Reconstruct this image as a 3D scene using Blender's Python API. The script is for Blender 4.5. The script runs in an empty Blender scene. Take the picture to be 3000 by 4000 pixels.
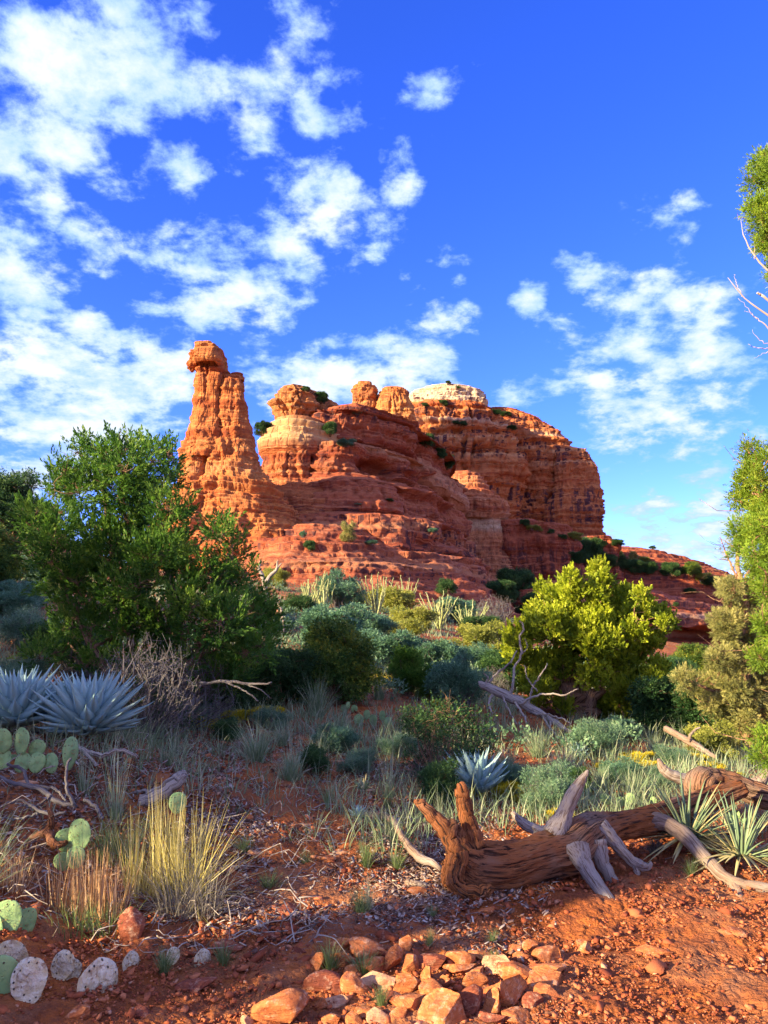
import bpy, math, random
import numpy as np
from mathutils import Vector
R = math.radians
C = bpy.context.scene.collection
scn = bpy.context.scene
# ------------------------------------------------------------------ camera
CAMZ, PITCH, F = 1.6, R(8.0), 3022.0
cam = bpy.data.cameras.new("camera"); camo = bpy.data.objects.new("camera", cam); C.objects.link(camo)
cam.sensor_fit = 'VERTICAL'; cam.sensor_height = 24.0; cam.lens = F/4000*24.0
cam.clip_start = 0.05; cam.clip_end = 20000
camo.location = (0, 0, CAMZ); camo.rotation_euler = (R(90)+PITCH, 0, 0)
scn.camera = camo
# ------------------------------------------------------------------ light
SUN_EL, SUN_DIR = R(19.0), np.array([-0.866, -0.5])      # horizontal direction towards the sun
sd = Vector((SUN_DIR[0]*math.cos(SUN_EL), SUN_DIR[1]*math.cos(SUN_EL), math.sin(SUN_EL)))
sl = bpy.data.lights.new("sun", 'SUN'); so = bpy.data.objects.new("sun", sl); C.objects.link(so)
so.rotation_euler = sd.to_track_quat('Z', 'Y').to_euler(); so.location = sd*50
sl.energy = 5.0; sl.angle = R(0.5); sl.color = (1.0, 0.78, 0.44)
scn.view_settings.view_transform = 'Standard'; scn.view_settings.look = 'None'
scn.view_settings.exposure = 1.85; scn.view_settings.gamma = 1.0
scn.render.engine = 'CYCLES'
scn.cycles.max_bounces = 5; scn.cycles.diffuse_bounces = 3; scn.cycles.glossy_bounces = 2
scn.cycles.transmission_bounces = 2; scn.cycles.transparent_max_bounces = 4
scn.cycles.use_adaptive_sampling = True; scn.cycles.adaptive_threshold = 0.02
scn.cycles.use_denoising = True

def raydir(px, py):
    u = (px-1500.0)/F; v = (2000.0-py)/F
    c, s = math.cos(PITCH), math.sin(PITCH)
    return (u, c - v*s, s + v*c)
def W(px, py, Y):
    d = raydir(px, py); t = Y/d[1]
    return (d[0]*t, Y, CAMZ + d[2]*t)

class NT:
    """tiny helper for node trees"""
    def __init__(s, tree): s.t = tree; s.t.nodes.clear()
    def n(s, typ, ins=None, **kw):
        nd = s.t.nodes.new(typ)
        for k, v in kw.items(): setattr(nd, k, v)
        for k, v in (ins or {}).items():
            if isinstance(v, bpy.types.NodeSocket): s.t.links.new(v, nd.inputs[k])
            else: nd.inputs[k].default_value = v
        return nd
    def math(s, op, a, b=0.0, c=None, clamp=False):
        ins = {0: a, 1: b}
        if c is not None: ins[2] = c
        return s.n('ShaderNodeMath', ins, operation=op, use_clamp=clamp).outputs[0]
    def vmath(s, op, a, b=None):
        ins = {0: a}
        if b is not None: ins[1] = b
        return s.n('ShaderNodeVectorMath', ins, operation=op)
    def maprange(s, v, a, b, c=0.0, d=1.0, smooth=True):
        return s.n('ShaderNodeMapRange', {0: v, 1: a, 2: b, 3: c, 4: d}, interpolation_type='SMOOTHSTEP' if smooth else 'LINEAR').outputs[0]
    def mix(s, f, a, b, mode='MIX'):
        nd = s.n('ShaderNodeMix', data_type='RGBA', blend_type=mode)
        for k, v in ((0, f), (6, a), (7, b)):
            if isinstance(v, bpy.types.NodeSocket): s.t.links.new(v, nd.inputs[k])
            else: nd.inputs[k].default_value = v if k == 0 else ((*v, 1) if len(v) == 3 else v)
        return nd.outputs[2]
    def noise(s, vec, scale, detail=4, rough=0.55, dist=0.0, dim='3D', w=None):
        ins = {'Scale': scale, 'Detail': detail, 'Roughness': rough, 'Distortion': dist}
        nd = s.n('ShaderNodeTexNoise', noise_dimensions=dim)
        if vec is not None and dim != '1D': ins['Vector'] = vec
        if w is not None: ins['W'] = w
        for k, v in ins.items():
            if isinstance(v, bpy.types.NodeSocket): s.t.links.new(v, nd.inputs[k])
            else: nd.inputs[k].default_value = v
        return nd.outputs[0]
    def ramp(s, f, stops, interp='LINEAR'):
        nd = s.n('ShaderNodeValToRGB', {0: f}); cr = nd.color_ramp; cr.interpolation = interp
        while len(cr.elements) < len(stops): cr.elements.new(0.5)
        for e, (p, c) in zip(cr.elements, stops):
            e.position = p; e.color = (*c, 1) if len(c) == 3 else c
        return nd.outputs[0]

# ------------------------------------------------------------------ world: sky with clouds
world = bpy.data.worlds.new("World"); scn.world = world; world.use_nodes = True
nt = NT(world.node_tree)
sky = nt.n('ShaderNodeTexSky', sky_type='NISHITA', sun_disc=False, sun_elevation=SUN_EL,
           sun_rotation=math.atan2(sd.x, sd.y), altitude=1400, air_density=1.0, dust_density=0.3, ozone_density=2.0)
hs = nt.n('ShaderNodeHueSaturation', {'Hue': 0.512, 'Saturation': 1.28, 'Value': 1.0, 'Color': sky.outputs[0]}).outputs[0]
skyc = nt.mix(1.0, hs, (0.52, 0.575, 1.20), 'MULTIPLY')
gen = nt.n('ShaderNodeTexCoord').outputs['Generated']
dirv = nt.vmath('NORMALIZE', gen).outputs[0]
warpn = nt.n('ShaderNodeTexNoise', {'Vector': dirv, 'Scale': 5.0, 'Detail': 3.0}).outputs[1]
wv = nt.vmath('SUBTRACT', warpn, (0.5, 0.5, 0.5)).outputs[0]
wsc = nt.n('ShaderNodeVectorMath', {0: wv, 'Scale': 0.16}, operation='SCALE').outputs[0]
dw = nt.vmath('NORMALIZE', nt.vmath('ADD', dirv, wsc).outputs[0]).outputs[0]
clouds = [(250,130,230,1),(480,240,290,1),(600,440,200,1),(760,170,180,.7),(330,30,200,.9),(80,60,140,.6),
 (160,440,230,1),(330,600,170,1),(60,640,150,1),(230,790,160,1),(120,900,110,.8),
 (1060,290,180,.85),(1120,100,150,.7),(1300,430,110,.7),(860,440,160,.7),(1250,110,120,.4),
 (700,690,160,1),(1010,610,160,.95),(1090,760,160,1),(1230,840,180,1),(1370,800,140,.9),(1330,980,160,1),(1530,930,130,.9),(1130,920,150,1),
 (560,840,140,.8),(700,900,140,.8),(880,880,120,.75),(450,880,90,.7),(620,1010,120,1),(820,1080,160,1),(1000,1140,160,1),(700,1140,160,.95),(430,1050,130,.95),(560,1180,120,.8),(1180,1080,120,.9),
 (60,1130,200,1),(200,1150,150,1),(160,1290,190,1),(300,1360,130,1),(60,1500,230,1.1),(180,1640,270,1.2),(400,1690,270,1.2),(560,1600,190,1.1),(60,1820,250,1.1),(300,1870,200,1),
 (600,1430,170,1),(620,1320,80,.7),(500,1480,120,.8),(680,1540,130,1),(900,1480,150,.9),(1050,1490,170,1),(1230,1480,150,1),(1400,1470,160,1),(1560,1420,150,1),(1680,1370,120,1),(1560,1500,120,1),
 (1370,570,110,.8),(1600,620,150,.8),(1450,680,70,.5),(1880,1040,90,.75),(1700,1130,100,.8),(1770,1240,80,.85),(1860,1250,60,.6),(1700,350,140,.62),(1840,215,90,.6),
 (2570,900,140,.6),(2680,830,90,.55),(2130,1260,80,.75),(1840,900,100,.25),
 (2340,1130,110,.95),(2500,1150,110,.9),(2620,1230,140,.95),(2800,1250,130,1),(2480,1290,140,1),(2430,1420,160,1),(2750,1400,150,1),(2830,1500,130,.9),(2260,1420,130,1),(2180,1540,160,1),(2340,1620,190,1),(2560,1540,150,.95),(2680,1620,130,.8),(2060,1530,100,.9),(1960,1580,100,.8),(2400,1760,130,.9),(2560,1700,120,.8),(2960,1150,80,.5),
 (2800,1950,170,.9),(2620,2060,170,1),(2450,2080,120,.9),(2920,2060,170,.9),(2560,1855,70,.7),(2960,1650,60,.5),(2750,2180,150,.9),(2600,1990,90,.6)]
acc = None
for (px, py, r, s) in clouds:
    d = Vector(raydir(px, py)).normalized()
    a = r*1.06/F*math.cos(math.atan(math.hypot(px-1500, py-2000)/F))**1.5
    dot = nt.n('ShaderNodeVectorMath', {0: dw, 1: tuple(d)}, operation='DOT_PRODUCT').outputs['Value']
    m = nt.maprange(dot, math.cos(a*1.45), math.cos(a*0.25), 0.0, s, smooth=False)
    acc = m if acc is None else nt.math('MAXIMUM', acc, m)
# elsewhere in the sky: unseen clouds, thickened for fill light, behind and beside the camera
outside = nt.maprange(nt.n('ShaderNodeVectorMath', {0: dirv, 1: (0, math.cos(PITCH), math.sin(PITCH))}, operation='DOT_PRODUCT').outputs['Value'], 0.74, 0.6, 0, 1)
big = nt.maprange(nt.noise(dirv, 3.0, 3), 0.30, 0.55, 0.3, 1.0)
acc = nt.math('MAXIMUM', acc, nt.math('MULTIPLY', outside, big))
sep = nt.n('ShaderNodeSeparateXYZ', {0: dirv})
inv = nt.math('ADD', nt.math('MAXIMUM', sep.outputs[2], 0.0), 0.30)
plane = nt.n('ShaderNodeCombineXYZ', {0: nt.math('DIVIDE', sep.outputs[0], inv), 1: nt.math('DIVIDE', sep.outputs[1], inv), 2: 0.0}).outputs[0]
f1 = nt.noise(plane, 4.3, 12, 0.60, 0.1)
f2 = nt.noise(plane, 13.0, 8, 0.62, 0.1)
fb = nt.math('ADD', nt.math('MULTIPLY', f1, 0.62), nt.math('MULTIPLY', f2, 0.38))
dens = nt.math('ADD', nt.math('MULTIPLY', nt.math('SUBTRACT', fb, 0.5), 8.4), nt.math('SUBTRACT', nt.math('MULTIPLY', acc, 1.48), 0.90))
alpha = nt.maprange(dens, -0.15, 0.75, 0.0, 1.0, smooth=True)
alpha = nt.math('MULTIPLY', alpha, nt.maprange(acc, 0.0, 0.22, 0, 1))
thick = nt.maprange(nt.math('ADD', dens, nt.math('MULTIPLY', nt.math('SUBTRACT', nt.noise(plane, 6.0, 6), 0.5), 2.0)), 0.1, 1.6, 0, 1)
ccol = nt.mix(thick, (1.25, 1.95, 3.4), (2.75, 2.9, 3.3))
ccol = nt.mix(nt.maprange(sep.outputs[2], 0.02, 0.30, 0.35, 0.0), ccol, (1.5, 2.1, 3.1))
ccol = nt.mix(outside, ccol, (2.5, 2.5, 3.3))
col = nt.mix(alpha, skyc, ccol)
bg = nt.n('ShaderNodeBackground', {'Color': col, 'Strength': 0.11})
nt.n('ShaderNodeOutputWorld', {0: bg.outputs[0]})
world.cycles.sampling_method = 'MANUAL'; world.cycles.sample_map_resolution = 256
# ------------------------------------------------------------------ noise (numpy)
_rng = np.random.RandomState(7)
_P = np.concatenate([_rng.permutation(256)]*2).astype(np.int32)
_G = _rng.normal(size=(256, 3)).astype(np.float32); _G /= np.linalg.norm(_G, axis=1, keepdims=True)
def perlin(p):
    p = np.asarray(p, np.float32); i = np.floor(p).astype(np.int32); f = p - i; u = f*f*f*(f*(f*6-15)+10); i &= 255
    out = np.zeros(len(p), np.float32)
    for dx in (0, 1):
        wx = u[:, 0] if dx else 1-u[:, 0]; hx = _P[(i[:, 0]+dx) & 255]
        for dy in (0, 1):
            wy = u[:, 1] if dy else 1-u[:, 1]; hy = _P[(hx + i[:, 1]+dy) & 255]
            for dz in (0, 1):
                wz = u[:, 2] if dz else 1-u[:, 2]; g = _G[_P[(hy + i[:, 2]+dz) & 255]]
                out += wx*wy*wz*((f[:, 0]-dx)*g[:, 0] + (f[:, 1]-dy)*g[:, 1] + (f[:, 2]-dz)*g[:, 2])
    return out*1.6
def fbm(p, oct=4, lac=2.03, gain=0.5):
    a = 1.0; s = 0; p = np.asarray(p, np.float32).copy()
    for _ in range(oct):
        s = s + a*perlin(p); p = p*lac + 13.7; a *= gain
    return s
def ridged(p, oct=3):
    a = 1.0; s = 0; p = np.asarray(p, np.float32).copy()
    for _ in range(oct):
        s = s + a*(1-2*np.abs(perlin(p))); p = p*2.1 + 5.1; a *= 0.5
    return s
def sm(a, b, x):
    t = np.clip((x-a)/(b-a), 0, 1); return t*t*(3-2*t)

# ------------------------------------------------------------------ mesh helpers
def mesh_np(name, V, Q, mat, parent=None, smooth=False, T=None, attr=None, grain=None):
    """V: (n,3) vertices, Q: (m,4) quads, T: (k,3) triangles -> ONE mesh object"""
    me = bpy.data.meshes.new(name); V = np.asarray(V, np.float32)
    loops = []; tot = []
    if Q is not None and len(Q): loops.append(np.asarray(Q, np.int32).ravel()); tot.append(np.full(len(Q), 4, np.int32))
    if T is not None and len(T): loops.append(np.asarray(T, np.int32).ravel()); tot.append(np.full(len(T), 3, np.int32))
    L = np.concatenate(loops); tt = np.concatenate(tot); st = np.concatenate([[0], np.cumsum(tt)[:-1]]).astype(np.int32)
    me.vertices.add(len(V)); me.vertices.foreach_set('co', V.ravel())
    me.loops.add(len(L)); me.loops.foreach_set('vertex_index', L)
    me.polygons.add(len(tt)); me.polygons.foreach_set('loop_start', st)
    if smooth: me.polygons.foreach_set('use_smooth', np.ones(len(tt), bool))
    if attr is not None:
        at = me.attributes.new('tone', 'FLOAT', 'POINT'); at.data.foreach_set('value', np.asarray(attr, np.float32))
    if grain is not None:
        at = me.attributes.new('grain', 'FLOAT_VECTOR', 'POINT'); at.data.foreach_set('vector', np.asarray(grain, np.float32).ravel())
    me.update(calc_edges=True); me.validate()
    if mat: me.materials.append(mat)
    o = bpy.data.objects.new(name, me); C.objects.link(o)
    if parent: o.parent = parent
    return o
def empty(name, loc=(0, 0, 0), rz=0.0):
    o = bpy.data.objects.new(name, None); C.objects.link(o); o.location = loc; o.rotation_euler = (0, 0, rz)
    o.empty_display_size = 0.1
    return o
def tag(o, label=None, cat=None, group=None, kind=None):
    if label: o['label'] = label
    if cat: o['category'] = cat
    if group: o['group'] = group
    if kind: o['kind'] = kind
    return o
def dup(root, loc, rz=0.0, sc=1.0, label=None, group=None):
    r = root.copy(); C.objects.link(r); r.location = loc; r.rotation_euler = (0, 0, rz)
    r.scale = (sc, sc, sc) if not hasattr(sc, '__len__') else sc
    for k in list(r.keys()):
        if k == 'group': del r[k]
    if label: r['label'] = label
    if group: r['group'] = group
    for ch in list(root.children):
        c = ch.copy(); C.objects.link(c); c.parent = r
        for g in list(ch.children):
            e = g.copy(); C.objects.link(e); e.parent = c
    return r
def frames(d):
    """orthonormal frames for directions d (n,3): returns a, b perpendicular"""
    d = d/np.maximum(np.linalg.norm(d, axis=1, keepdims=True), 1e-9)
    up = np.tile(np.array([[0, 0, 1.0]]), (len(d), 1)); up[np.abs(d[:, 2]) > 0.95] = (1, 0, 0)
    a = np.cross(up, d); a /= np.maximum(np.linalg.norm(a, axis=1, keepdims=True), 1e-9)
    return d, a, np.cross(d, a)
class Acc:
    """accumulates vertices/quads/tris of one mesh"""
    def __init__(s): s.V = []; s.Q = []; s.T = []; s.A = []; s.G = []; s.n = 0
    def add(s, V, Q=None, T=None, A=None, G=None):
        V = np.asarray(V, np.float32).reshape(-1, 3)
        s.V.append(V)
        if Q is not None and len(Q): s.Q.append(np.asarray(Q, np.int32)+s.n)
        if T is not None and len(T): s.T.append(np.asarray(T, np.int32)+s.n)
        s.A.append(np.zeros(len(V), np.float32) if A is None else np.broadcast_to(np.asarray(A, np.float32), (len(V),)))
        s.G.append(V*np.array([9, 9, 9], np.float32) if G is None else np.asarray(G, np.float32)); s.n += len(V)
    def build(s, name, mat, parent=None, smooth=False, grain=False):
        return mesh_np(name, np.concatenate(s.V), np.concatenate(s.Q) if s.Q else None, mat, parent, smooth,
                       np.concatenate(s.T) if s.T else None, np.concatenate(s.A), np.concatenate(s.G) if grain else None)
def grid_quads(nu, nv, wrap=False):
    """index grid: nv rows of nu points"""
    i = np.arange(nv-1)[:, None]*nu; j = np.arange(nu if wrap else nu-1)[None, :]; k = (j+1) % nu
    return np.stack([i+j, i+k, i+nu+k, i+nu+j], -1).reshape(-1, 4)
def tube(acc, pts, rad, seg=6, A=0.0, rough=0.0, flat=1.0, seed=0, cap=True, twist=0.0):
    pts = np.asarray(pts, float); n = len(pts); rad = np.broadcast_to(np.asarray(rad, float), (n,))
    t = np.gradient(pts, axis=0); t /= np.maximum(np.linalg.norm(t, axis=1, keepdims=True), 1e-9)
    a = np.cross(t[0], (0, 0, 1.0) if abs(t[0][2]) < 0.9 else (1.0, 0, 0)); a /= np.linalg.norm(a)
    rows = []
    th = np.arange(seg)/seg*2*math.pi
    for i in range(n):
        a = a - t[i]*np.dot(a, t[i]); a /= max(np.linalg.norm(a), 1e-9); b = np.cross(t[i], a)
        th2 = th + twist*i
        rows.append(pts[i] + rad[i]*(np.cos(th2)[:, None]*a + flat*np.sin(th2)[:, None]*b))
    V = np.concatenate(rows)
    if rough:
        cen = np.repeat(pts, seg, 0); d = V-cen; rr = np.repeat(rad, seg)
        # long grooves along the wood: noise of the angle, slowly varying along the length
        s = np.repeat(np.concatenate([[0], np.cumsum(np.linalg.norm(np.diff(pts, axis=0), axis=1))]), seg)
        ang = np.tile(th, n) + 0.8*s/np.maximum(rad.max(), 1e-4)*0.15
        q = np.stack([np.cos(ang)*1.5, np.sin(ang)*1.5, s/np.maximum(rad.max(), 1e-4)*0.13+seed*7.3], -1)
        k = (ridged(q, 3)-.6)*0.7 + 0.5*perlin(q*np.array([2.6, 2.6, 1.6])+3) + .22*perlin(np.stack([q[:, 0]*1.2, q[:, 1]*1.2, q[:, 2]*2.0], -1))
        V = V + d*(rough*k)[:, None]
    Q = grid_quads(seg, n, True)
    T = []
    if cap:
        V = np.concatenate([V, pts[:1], pts[-1:]]); c0, c1 = n*seg, n*seg+1
        for j in range(seg):
            T.append((j, c0, (j+1) % seg)); T.append(((n-1)*seg+(j+1) % seg, c1, (n-1)*seg+j))
    sl_ = np.repeat(np.concatenate([[0], np.cumsum(np.linalg.norm(np.diff(pts, axis=0), axis=1))]), seg); an_ = np.tile(th, n); rp_ = np.repeat(rad, seg)
    Gr = np.stack([np.cos(an_)*rp_*62+np.cos(an_)*1.2, np.sin(an_)*rp_*62+np.sin(an_)*1.2, sl_*4.5+seed*3.1], -1)
    if cap: Gr = np.concatenate([Gr, Gr[:1], Gr[-1:]])
    acc.add(V, Q, T, A, Gr)
def curve(p0, p1, n=8, wob=0.1, rng=random, sag=0.0, pts=None):
    """wobbly path from p0 to p1"""
    p0 = np.array(p0, float); p1 = np.array(p1, float); L = np.linalg.norm(p1-p0)
    t = np.linspace(0, 1, n)[:, None]; P = p0*(1-t)+p1*t
    off = np.array([[rng.uniform(-1, 1) for _ in range(3)] for _ in range(n)])*wob*L
    off = (off + np.roll(off, 1, 0))*0.5; env = np.minimum(t*3, 1)*np.minimum((1-t)*3, 1)
    P = P + off*env; P[:, 2] += (sag*4*t*(1-t))[:, 0]*L
    return P
def smooth_path(ctrl, n=24):
    """Catmull-Rom through control rows (x,y,z,r)"""
    c = np.array(ctrl, float); c = np.vstack([2*c[0]-c[1], c, 2*c[-1]-c[-2]]); out = []
    m = len(c)-3; per = max(2, n//m)
    for i in range(m):
        p0, p1, p2, p3 = c[i:i+4]
        for k in range(per):
            t = k/per; out.append(0.5*((2*p1)+(-p0+p2)*t+(2*p0-5*p1+4*p2-p3)*t*t+(-p0+3*p1-3*p2+p3)*t**3))
    out.append(c[-2]); o = np.array(out); o[:, 3] = np.maximum(o[:, 3], 0.001); return o

# ------------------------------------------------------------------ terrain height from control points
def te(py): return math.tan(PITCH+math.atan((2000-py)/F))
_ctl = []
def cp(px, py, Y): x, y, z = W(px, py, Y); _ctl.append((x, y, z))
for x, y, z in [(0,0,0),(1.5,0,0),(-1.5,0,0),(0,-4,0),(5,-5,0),(-5,-5,.2),(0,-20,0),(-20,-20,1),(20,-20,-1),(60,-60,0),(-60,-60,4),
                (0,-200,0),(200,-100,0),(-200,-150,10),(6,0,0),(12,2,-.4),(30,5,-2),(100,20,-5),(-3,1.5,.15),(-3,3,.3),(0,3,0),(2,3.5,0),(4,4,0),(-1.2,3.6,0.02)]:
    _ctl.append((x, y, z))
for a in [(300,3550,4.5),(700,3500,4.7),(1200,3550,4.6),(1700,3500,4.75),(2300,3500,4.75),(2900,3500,4.8),(2430,3620,4.4),
          (100,2990,5.4),(350,2890,6.0),(700,3030,6.3),(1000,2990,6.9),(1300,3080,7.0),(1600,3150,6.5),(2000,3130,6.9),(2450,3150,6.9),(2900,3180,6.8),
          (700,2830,8.6),(1200,2760,10.2),(1500,2720,11.5),(1900,2850,9.8),(2260,2835,11.8),(2700,2900,11.2),(3050,2950,10.8),
          (1350,2620,15),(1700,2580,17),(1100,2460,18),(900,2350,25),(600,2420,18),(200,2500,13),(-100,2450,14),
          (1500,2440,27),(1850,2510,24),(2050,2580,22),(1700,2460,29),(1200,2370,30),(1450,2410,30),
          (0,2150,38),(200,2200,42),(100,1990,60),(-250,2050,45),(-400,1900,70)]: cp(*a)
for x, y, z in [(20,24,-1.8),(12,30,-.8),(20,50,-3),(35,80,-4.5),(60,100,-6),(12,60,.5),(20,70,-1.5),(0,70,3),(-12,75,5.5),(-30,85,7),(5,60,3),(-8,50,3.8),(-20,55,5.5),
                (-60,60,15),(-70,110,14),(-50,90,10),(0,150,5),(60,150,0),(60,200,2),(-80,200,12),(150,150,-8),(0,400,0),(300,400,0),(-300,400,20),
                (-300,100,25),(400,0,-5),(1500,1500,0),(-1500,1500,20),(0,-2000,0),(2500,0,0),(-2500,0,20),(0,3000,0),
                (-16,6,3.0),(-28,10,6.5),(-30,30,8),(-14,-2,1.6)]: _ctl.append((x, y, z))
_ctl = np.array(_ctl, float)
def _wc(x, y):
    r = np.hypot(x, y)+1e-9; l = np.log(1+r/4.0); return np.stack([l*x/r, l*y/r], -1)
_cw = _wc(_ctl[:, 0], _ctl[:, 1])
def _k(d): return d*d*np.log(d+1e-9)*0.15 + d
_A = _k(np.linalg.norm(_cw[:, None]-_cw[None], axis=-1)) ; _A[np.diag_indices(len(_A))] -= 0.004
_P1 = np.hstack([np.ones((len(_cw), 1)), _cw]); _M = np.block([[_A, _P1], [_P1.T, np.zeros((3, 3))]])
_sol = np.linalg.solve(_M, np.concatenate([_ctl[:, 2], np.zeros(3)]))
def hbase(x, y):
    x = np.atleast_1d(np.asarray(x, float)); y = np.atleast_1d(np.asarray(y, float)); out = np.empty(len(x))
    for s in range(0, len(x), 60000):
        w = _wc(x[s:s+60000], y[s:s+60000]); d = np.linalg.norm(w[:, None]-_cw[None], axis=-1)
        out[s:s+60000] = _k(d)@_sol[:-3] + _sol[-3] + w@_sol[-2:]
    return out
# hills added out of view on the left to shade the middle slope and butte
SHADE_HILLS = [(-30, 3, 9.0, 4.5, 0.0), (-158, 98, 124, 22, 0.0)]
def hground(x, y):
    x = np.atleast_1d(np.asarray(x, float)); y = np.atleast_1d(np.asarray(y, float)); h = hbase(x, y)
    r = np.hypot(x, y)
    for hx, hy, H, s, a in SHADE_HILLS: h = h + H*np.exp(-((x-hx)**2+(y-hy)**2)/(2*s*s))
    P = np.stack([x, y, x*0], -1)
    near = np.exp(-r/40.0)
    h = h + 0.030*fbm(P*1.7, 4)*sm(1, 5, r) + 0.10*fbm(P*0.35+4, 3)*sm(6, 20, r)
    # loose bedding steps on the slope and hard slabs further up
    h = h + sm(18, 45, r)*0.5*fbm(P*0.09+9, 3)
    return h
def gz(x, y): return float(hground(x, y)[0])
def at(px, py, r0=2.5, r1=140.0):
    """point of the ground seen at a photo pixel"""
    d = raydir(px, py); t = np.geomspace(r0, r1, 260); X = d[0]*t; Y = d[1]*t; Z = CAMZ+d[2]*t
    H = hground(X, Y); k = np.where(Z < H)[0]
    if len(k) == 0 or k[0] == 0: i = len(t)-1 if len(k) == 0 else 0; return (X[i], Y[i], H[i])
    i = k[0]; a = (Z[i-1]-H[i-1]); b = (H[i]-Z[i]); f = a/(a+b+1e-9)
    x = X[i-1]+(X[i]-X[i-1])*f; y = Y[i-1]+(Y[i]-Y[i-1])*f
    return (x, y, gz(x, y))
def onground(px, Y): # ground point straight below pixel column px at depth Y
    x = (px-1500)/F*Y*1.0; 
    return (x, Y, gz(x, Y))
# ------------------------------------------------------------------ materials for rock and soil
def principled(nt, col, rough=0.9, normal=None, spec=0.2, **kw):
    b = nt.n('ShaderNodeBsdfPrincipled', {'Base Color': col, 'Roughness': rough, 'Specular IOR Level': spec})
    if normal is not None: nt.t.links.new(normal, b.inputs['Normal'])
    nt.n('ShaderNodeOutputMaterial', {0: b.outputs[0]}); return b
def mat(name): m = bpy.data.materials.new(name); m.use_nodes = True; return m, NT(m.node_tree)
def rock_mat(name, red=(0.50, 0.165, 0.052), pale=None, pale2=None, varnish=0.8, scale=1.0):
    """sandstone: beds in z, pale bands between given heights, dark varnish running down steep faces"""
    m, n = mat(name)
    pos = n.n('ShaderNodeNewGeometry').outputs['Position']; nor = n.n('ShaderNodeNewGeometry').outputs['Normal']
    sp = n.n('ShaderNodeSeparateXYZ', {0: pos}); z = sp.outputs[2]; nz = n.math('ABSOLUTE', n.n('ShaderNodeSeparateXYZ', {0: nor}).outputs[2])
    wz = n.math('ADD', z, n.math('ADD', n.math('MULTIPLY', n.math('SUBTRACT', n.noise(pos, 0.09, 4), 0.5), 3.2), n.math('MULTIPLY', n.math('SUBTRACT', n.noise(pos, 0.6, 4), 0.5), 0.9)))
    msk = n.maprange(n.noise(pos, 0.22, 5, .6), .40, .58, .1, 1)
    b1 = n.noise(None, 0.55, 3, 0.6, dim='1D', w=wz); b2 = n.noise(None, 3.3, 3, 0.7, dim='1D', w=wz)
    big = n.noise(pos, 0.16, 6, 0.6); fine = n.noise(pos, 1.6, 8, 0.65)
    r = red
    c = n.ramp(b1, [(0.30, (r[0]*.70, r[1]*.55, r[2]*.60)), (0.45, (r[0]*.95, r[1]*.9, r[2]*.9)), (0.55, (r[0]*1.08, r[1]*1.25, r[2]*1.3)), (0.72, (r[0]*.85, r[1]*.8, r[2]*.8))])
    c = n.mix(n.math('MULTIPLY', msk, n.maprange(b2, 0.53, 0.64, 0, 0.6)), c, (min(1, r[0]*1.15), r[1]*2.0, r[2]*2.6))
    c = n.mix(n.math('MULTIPLY', msk, n.maprange(b2, 0.47, 0.38, 0, 0.75)), c, (r[0]*.42, r[1]*.34, r[2]*.55))
    b3 = n.noise(None, 11.0, 2, 0.6, dim='1D', w=n.math('ADD', wz, n.math('MULTIPLY', fine, .25)))
    c = n.mix(n.math('MULTIPLY', n.maprange(b3, 0.46, 0.36, 0, 0.7), n.maprange(big, .35, .6, .3, 1)), c, (r[0]*.40, r[1]*.34, r[2]*.5))
    c = n.mix(n.maprange(big, 0.5, 0.75, 0, 0.5), c, (r[0]*1.1, r[1]*1.7, r[2]*2.0))
    c = n.mix(n.maprange(fine, 0.35, 0.7, 0.35, 0), c, (r[0]*.55, r[1]*.4, r[2]*.45))
    for band in (pale or []):
        z0, z1, col, amt = band
        f = n.math('MULTIPLY', n.maprange(wz, z0-0.7, z0+0.7, 0, amt), n.maprange(wz, z1-0.7, z1+0.7, 1, 0))
        f = n.math('MULTIPLY', f, n.maprange(fine, 0.25, 0.5, 0.75, 1.0))
        c = n.mix(f, c, n.mix(b2, col, (col[0]*0.72, col[1]*0.6, col[2]*0.5)))
    # desert varnish: streaks stretched down the face
    st = n.n('ShaderNodeVectorMath', {0: pos, 1: (1.05*scale, 1.05*scale, 0.035*scale)}, operation='MULTIPLY').outputs[0]
    v = n.math('MULTIPLY', n.maprange(n.noise(st, 1.0, 3, 0.55), 0.45, 0.58, 0, 1), n.maprange(n.noise(None, .13, 2, .5, dim='1D', w=wz), 0.42, 0.54, 0.15, 1))
    v = n.math('MULTIPLY', v, n.maprange(nz, 0.55, 0.25, 0, varnish))
    c = n.mix(v, c, (0.075, 0.034, 0.038))
    # bump: beds, joints, grain
    bh = n.math('ADD', n.math('MULTIPLY', n.noise(None, 5.5, 4, 0.7, dim='1D', w=wz), 0.55), n.math('MULTIPLY', fine, 0.8))
    jn = n.n('ShaderNodeVectorMath', {0: pos, 1: (0.9, 0.9, 0.22)}, operation='MULTIPLY').outputs[0]
    vor = n.n('ShaderNodeTexVoronoi', {'Vector': jn, 'Scale': 0.75}, feature='DISTANCE_TO_EDGE').outputs[0]
    bh = n.math('ADD', bh, n.math('MULTIPLY', n.maprange(vor, 0.0, 0.06, 0, 1), n.maprange(nz, .6, .3, 0, .45)))
    v2 = n.n('ShaderNodeTexVoronoi', {'Vector': n.n('ShaderNodeVectorMath', {0: pos, 1: (1, 1, .8)}, operation='MULTIPLY').outputs[0], 'Scale': 1.5*scale}).outputs['Color']
    bh = n.math('ADD', bh, n.math('MULTIPLY', v2, .55))
    bp = n.n('ShaderNodeBump', {'Strength': 0.85, 'Distance': 0.32*scale, 'Height': bh}).outputs[0]
    principled(n, c, 0.92, bp, 0.12)
    return m
CREAM = (0.62, 0.42, 0.23); CREAM2 = (0.60, 0.50, 0.37)
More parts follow.
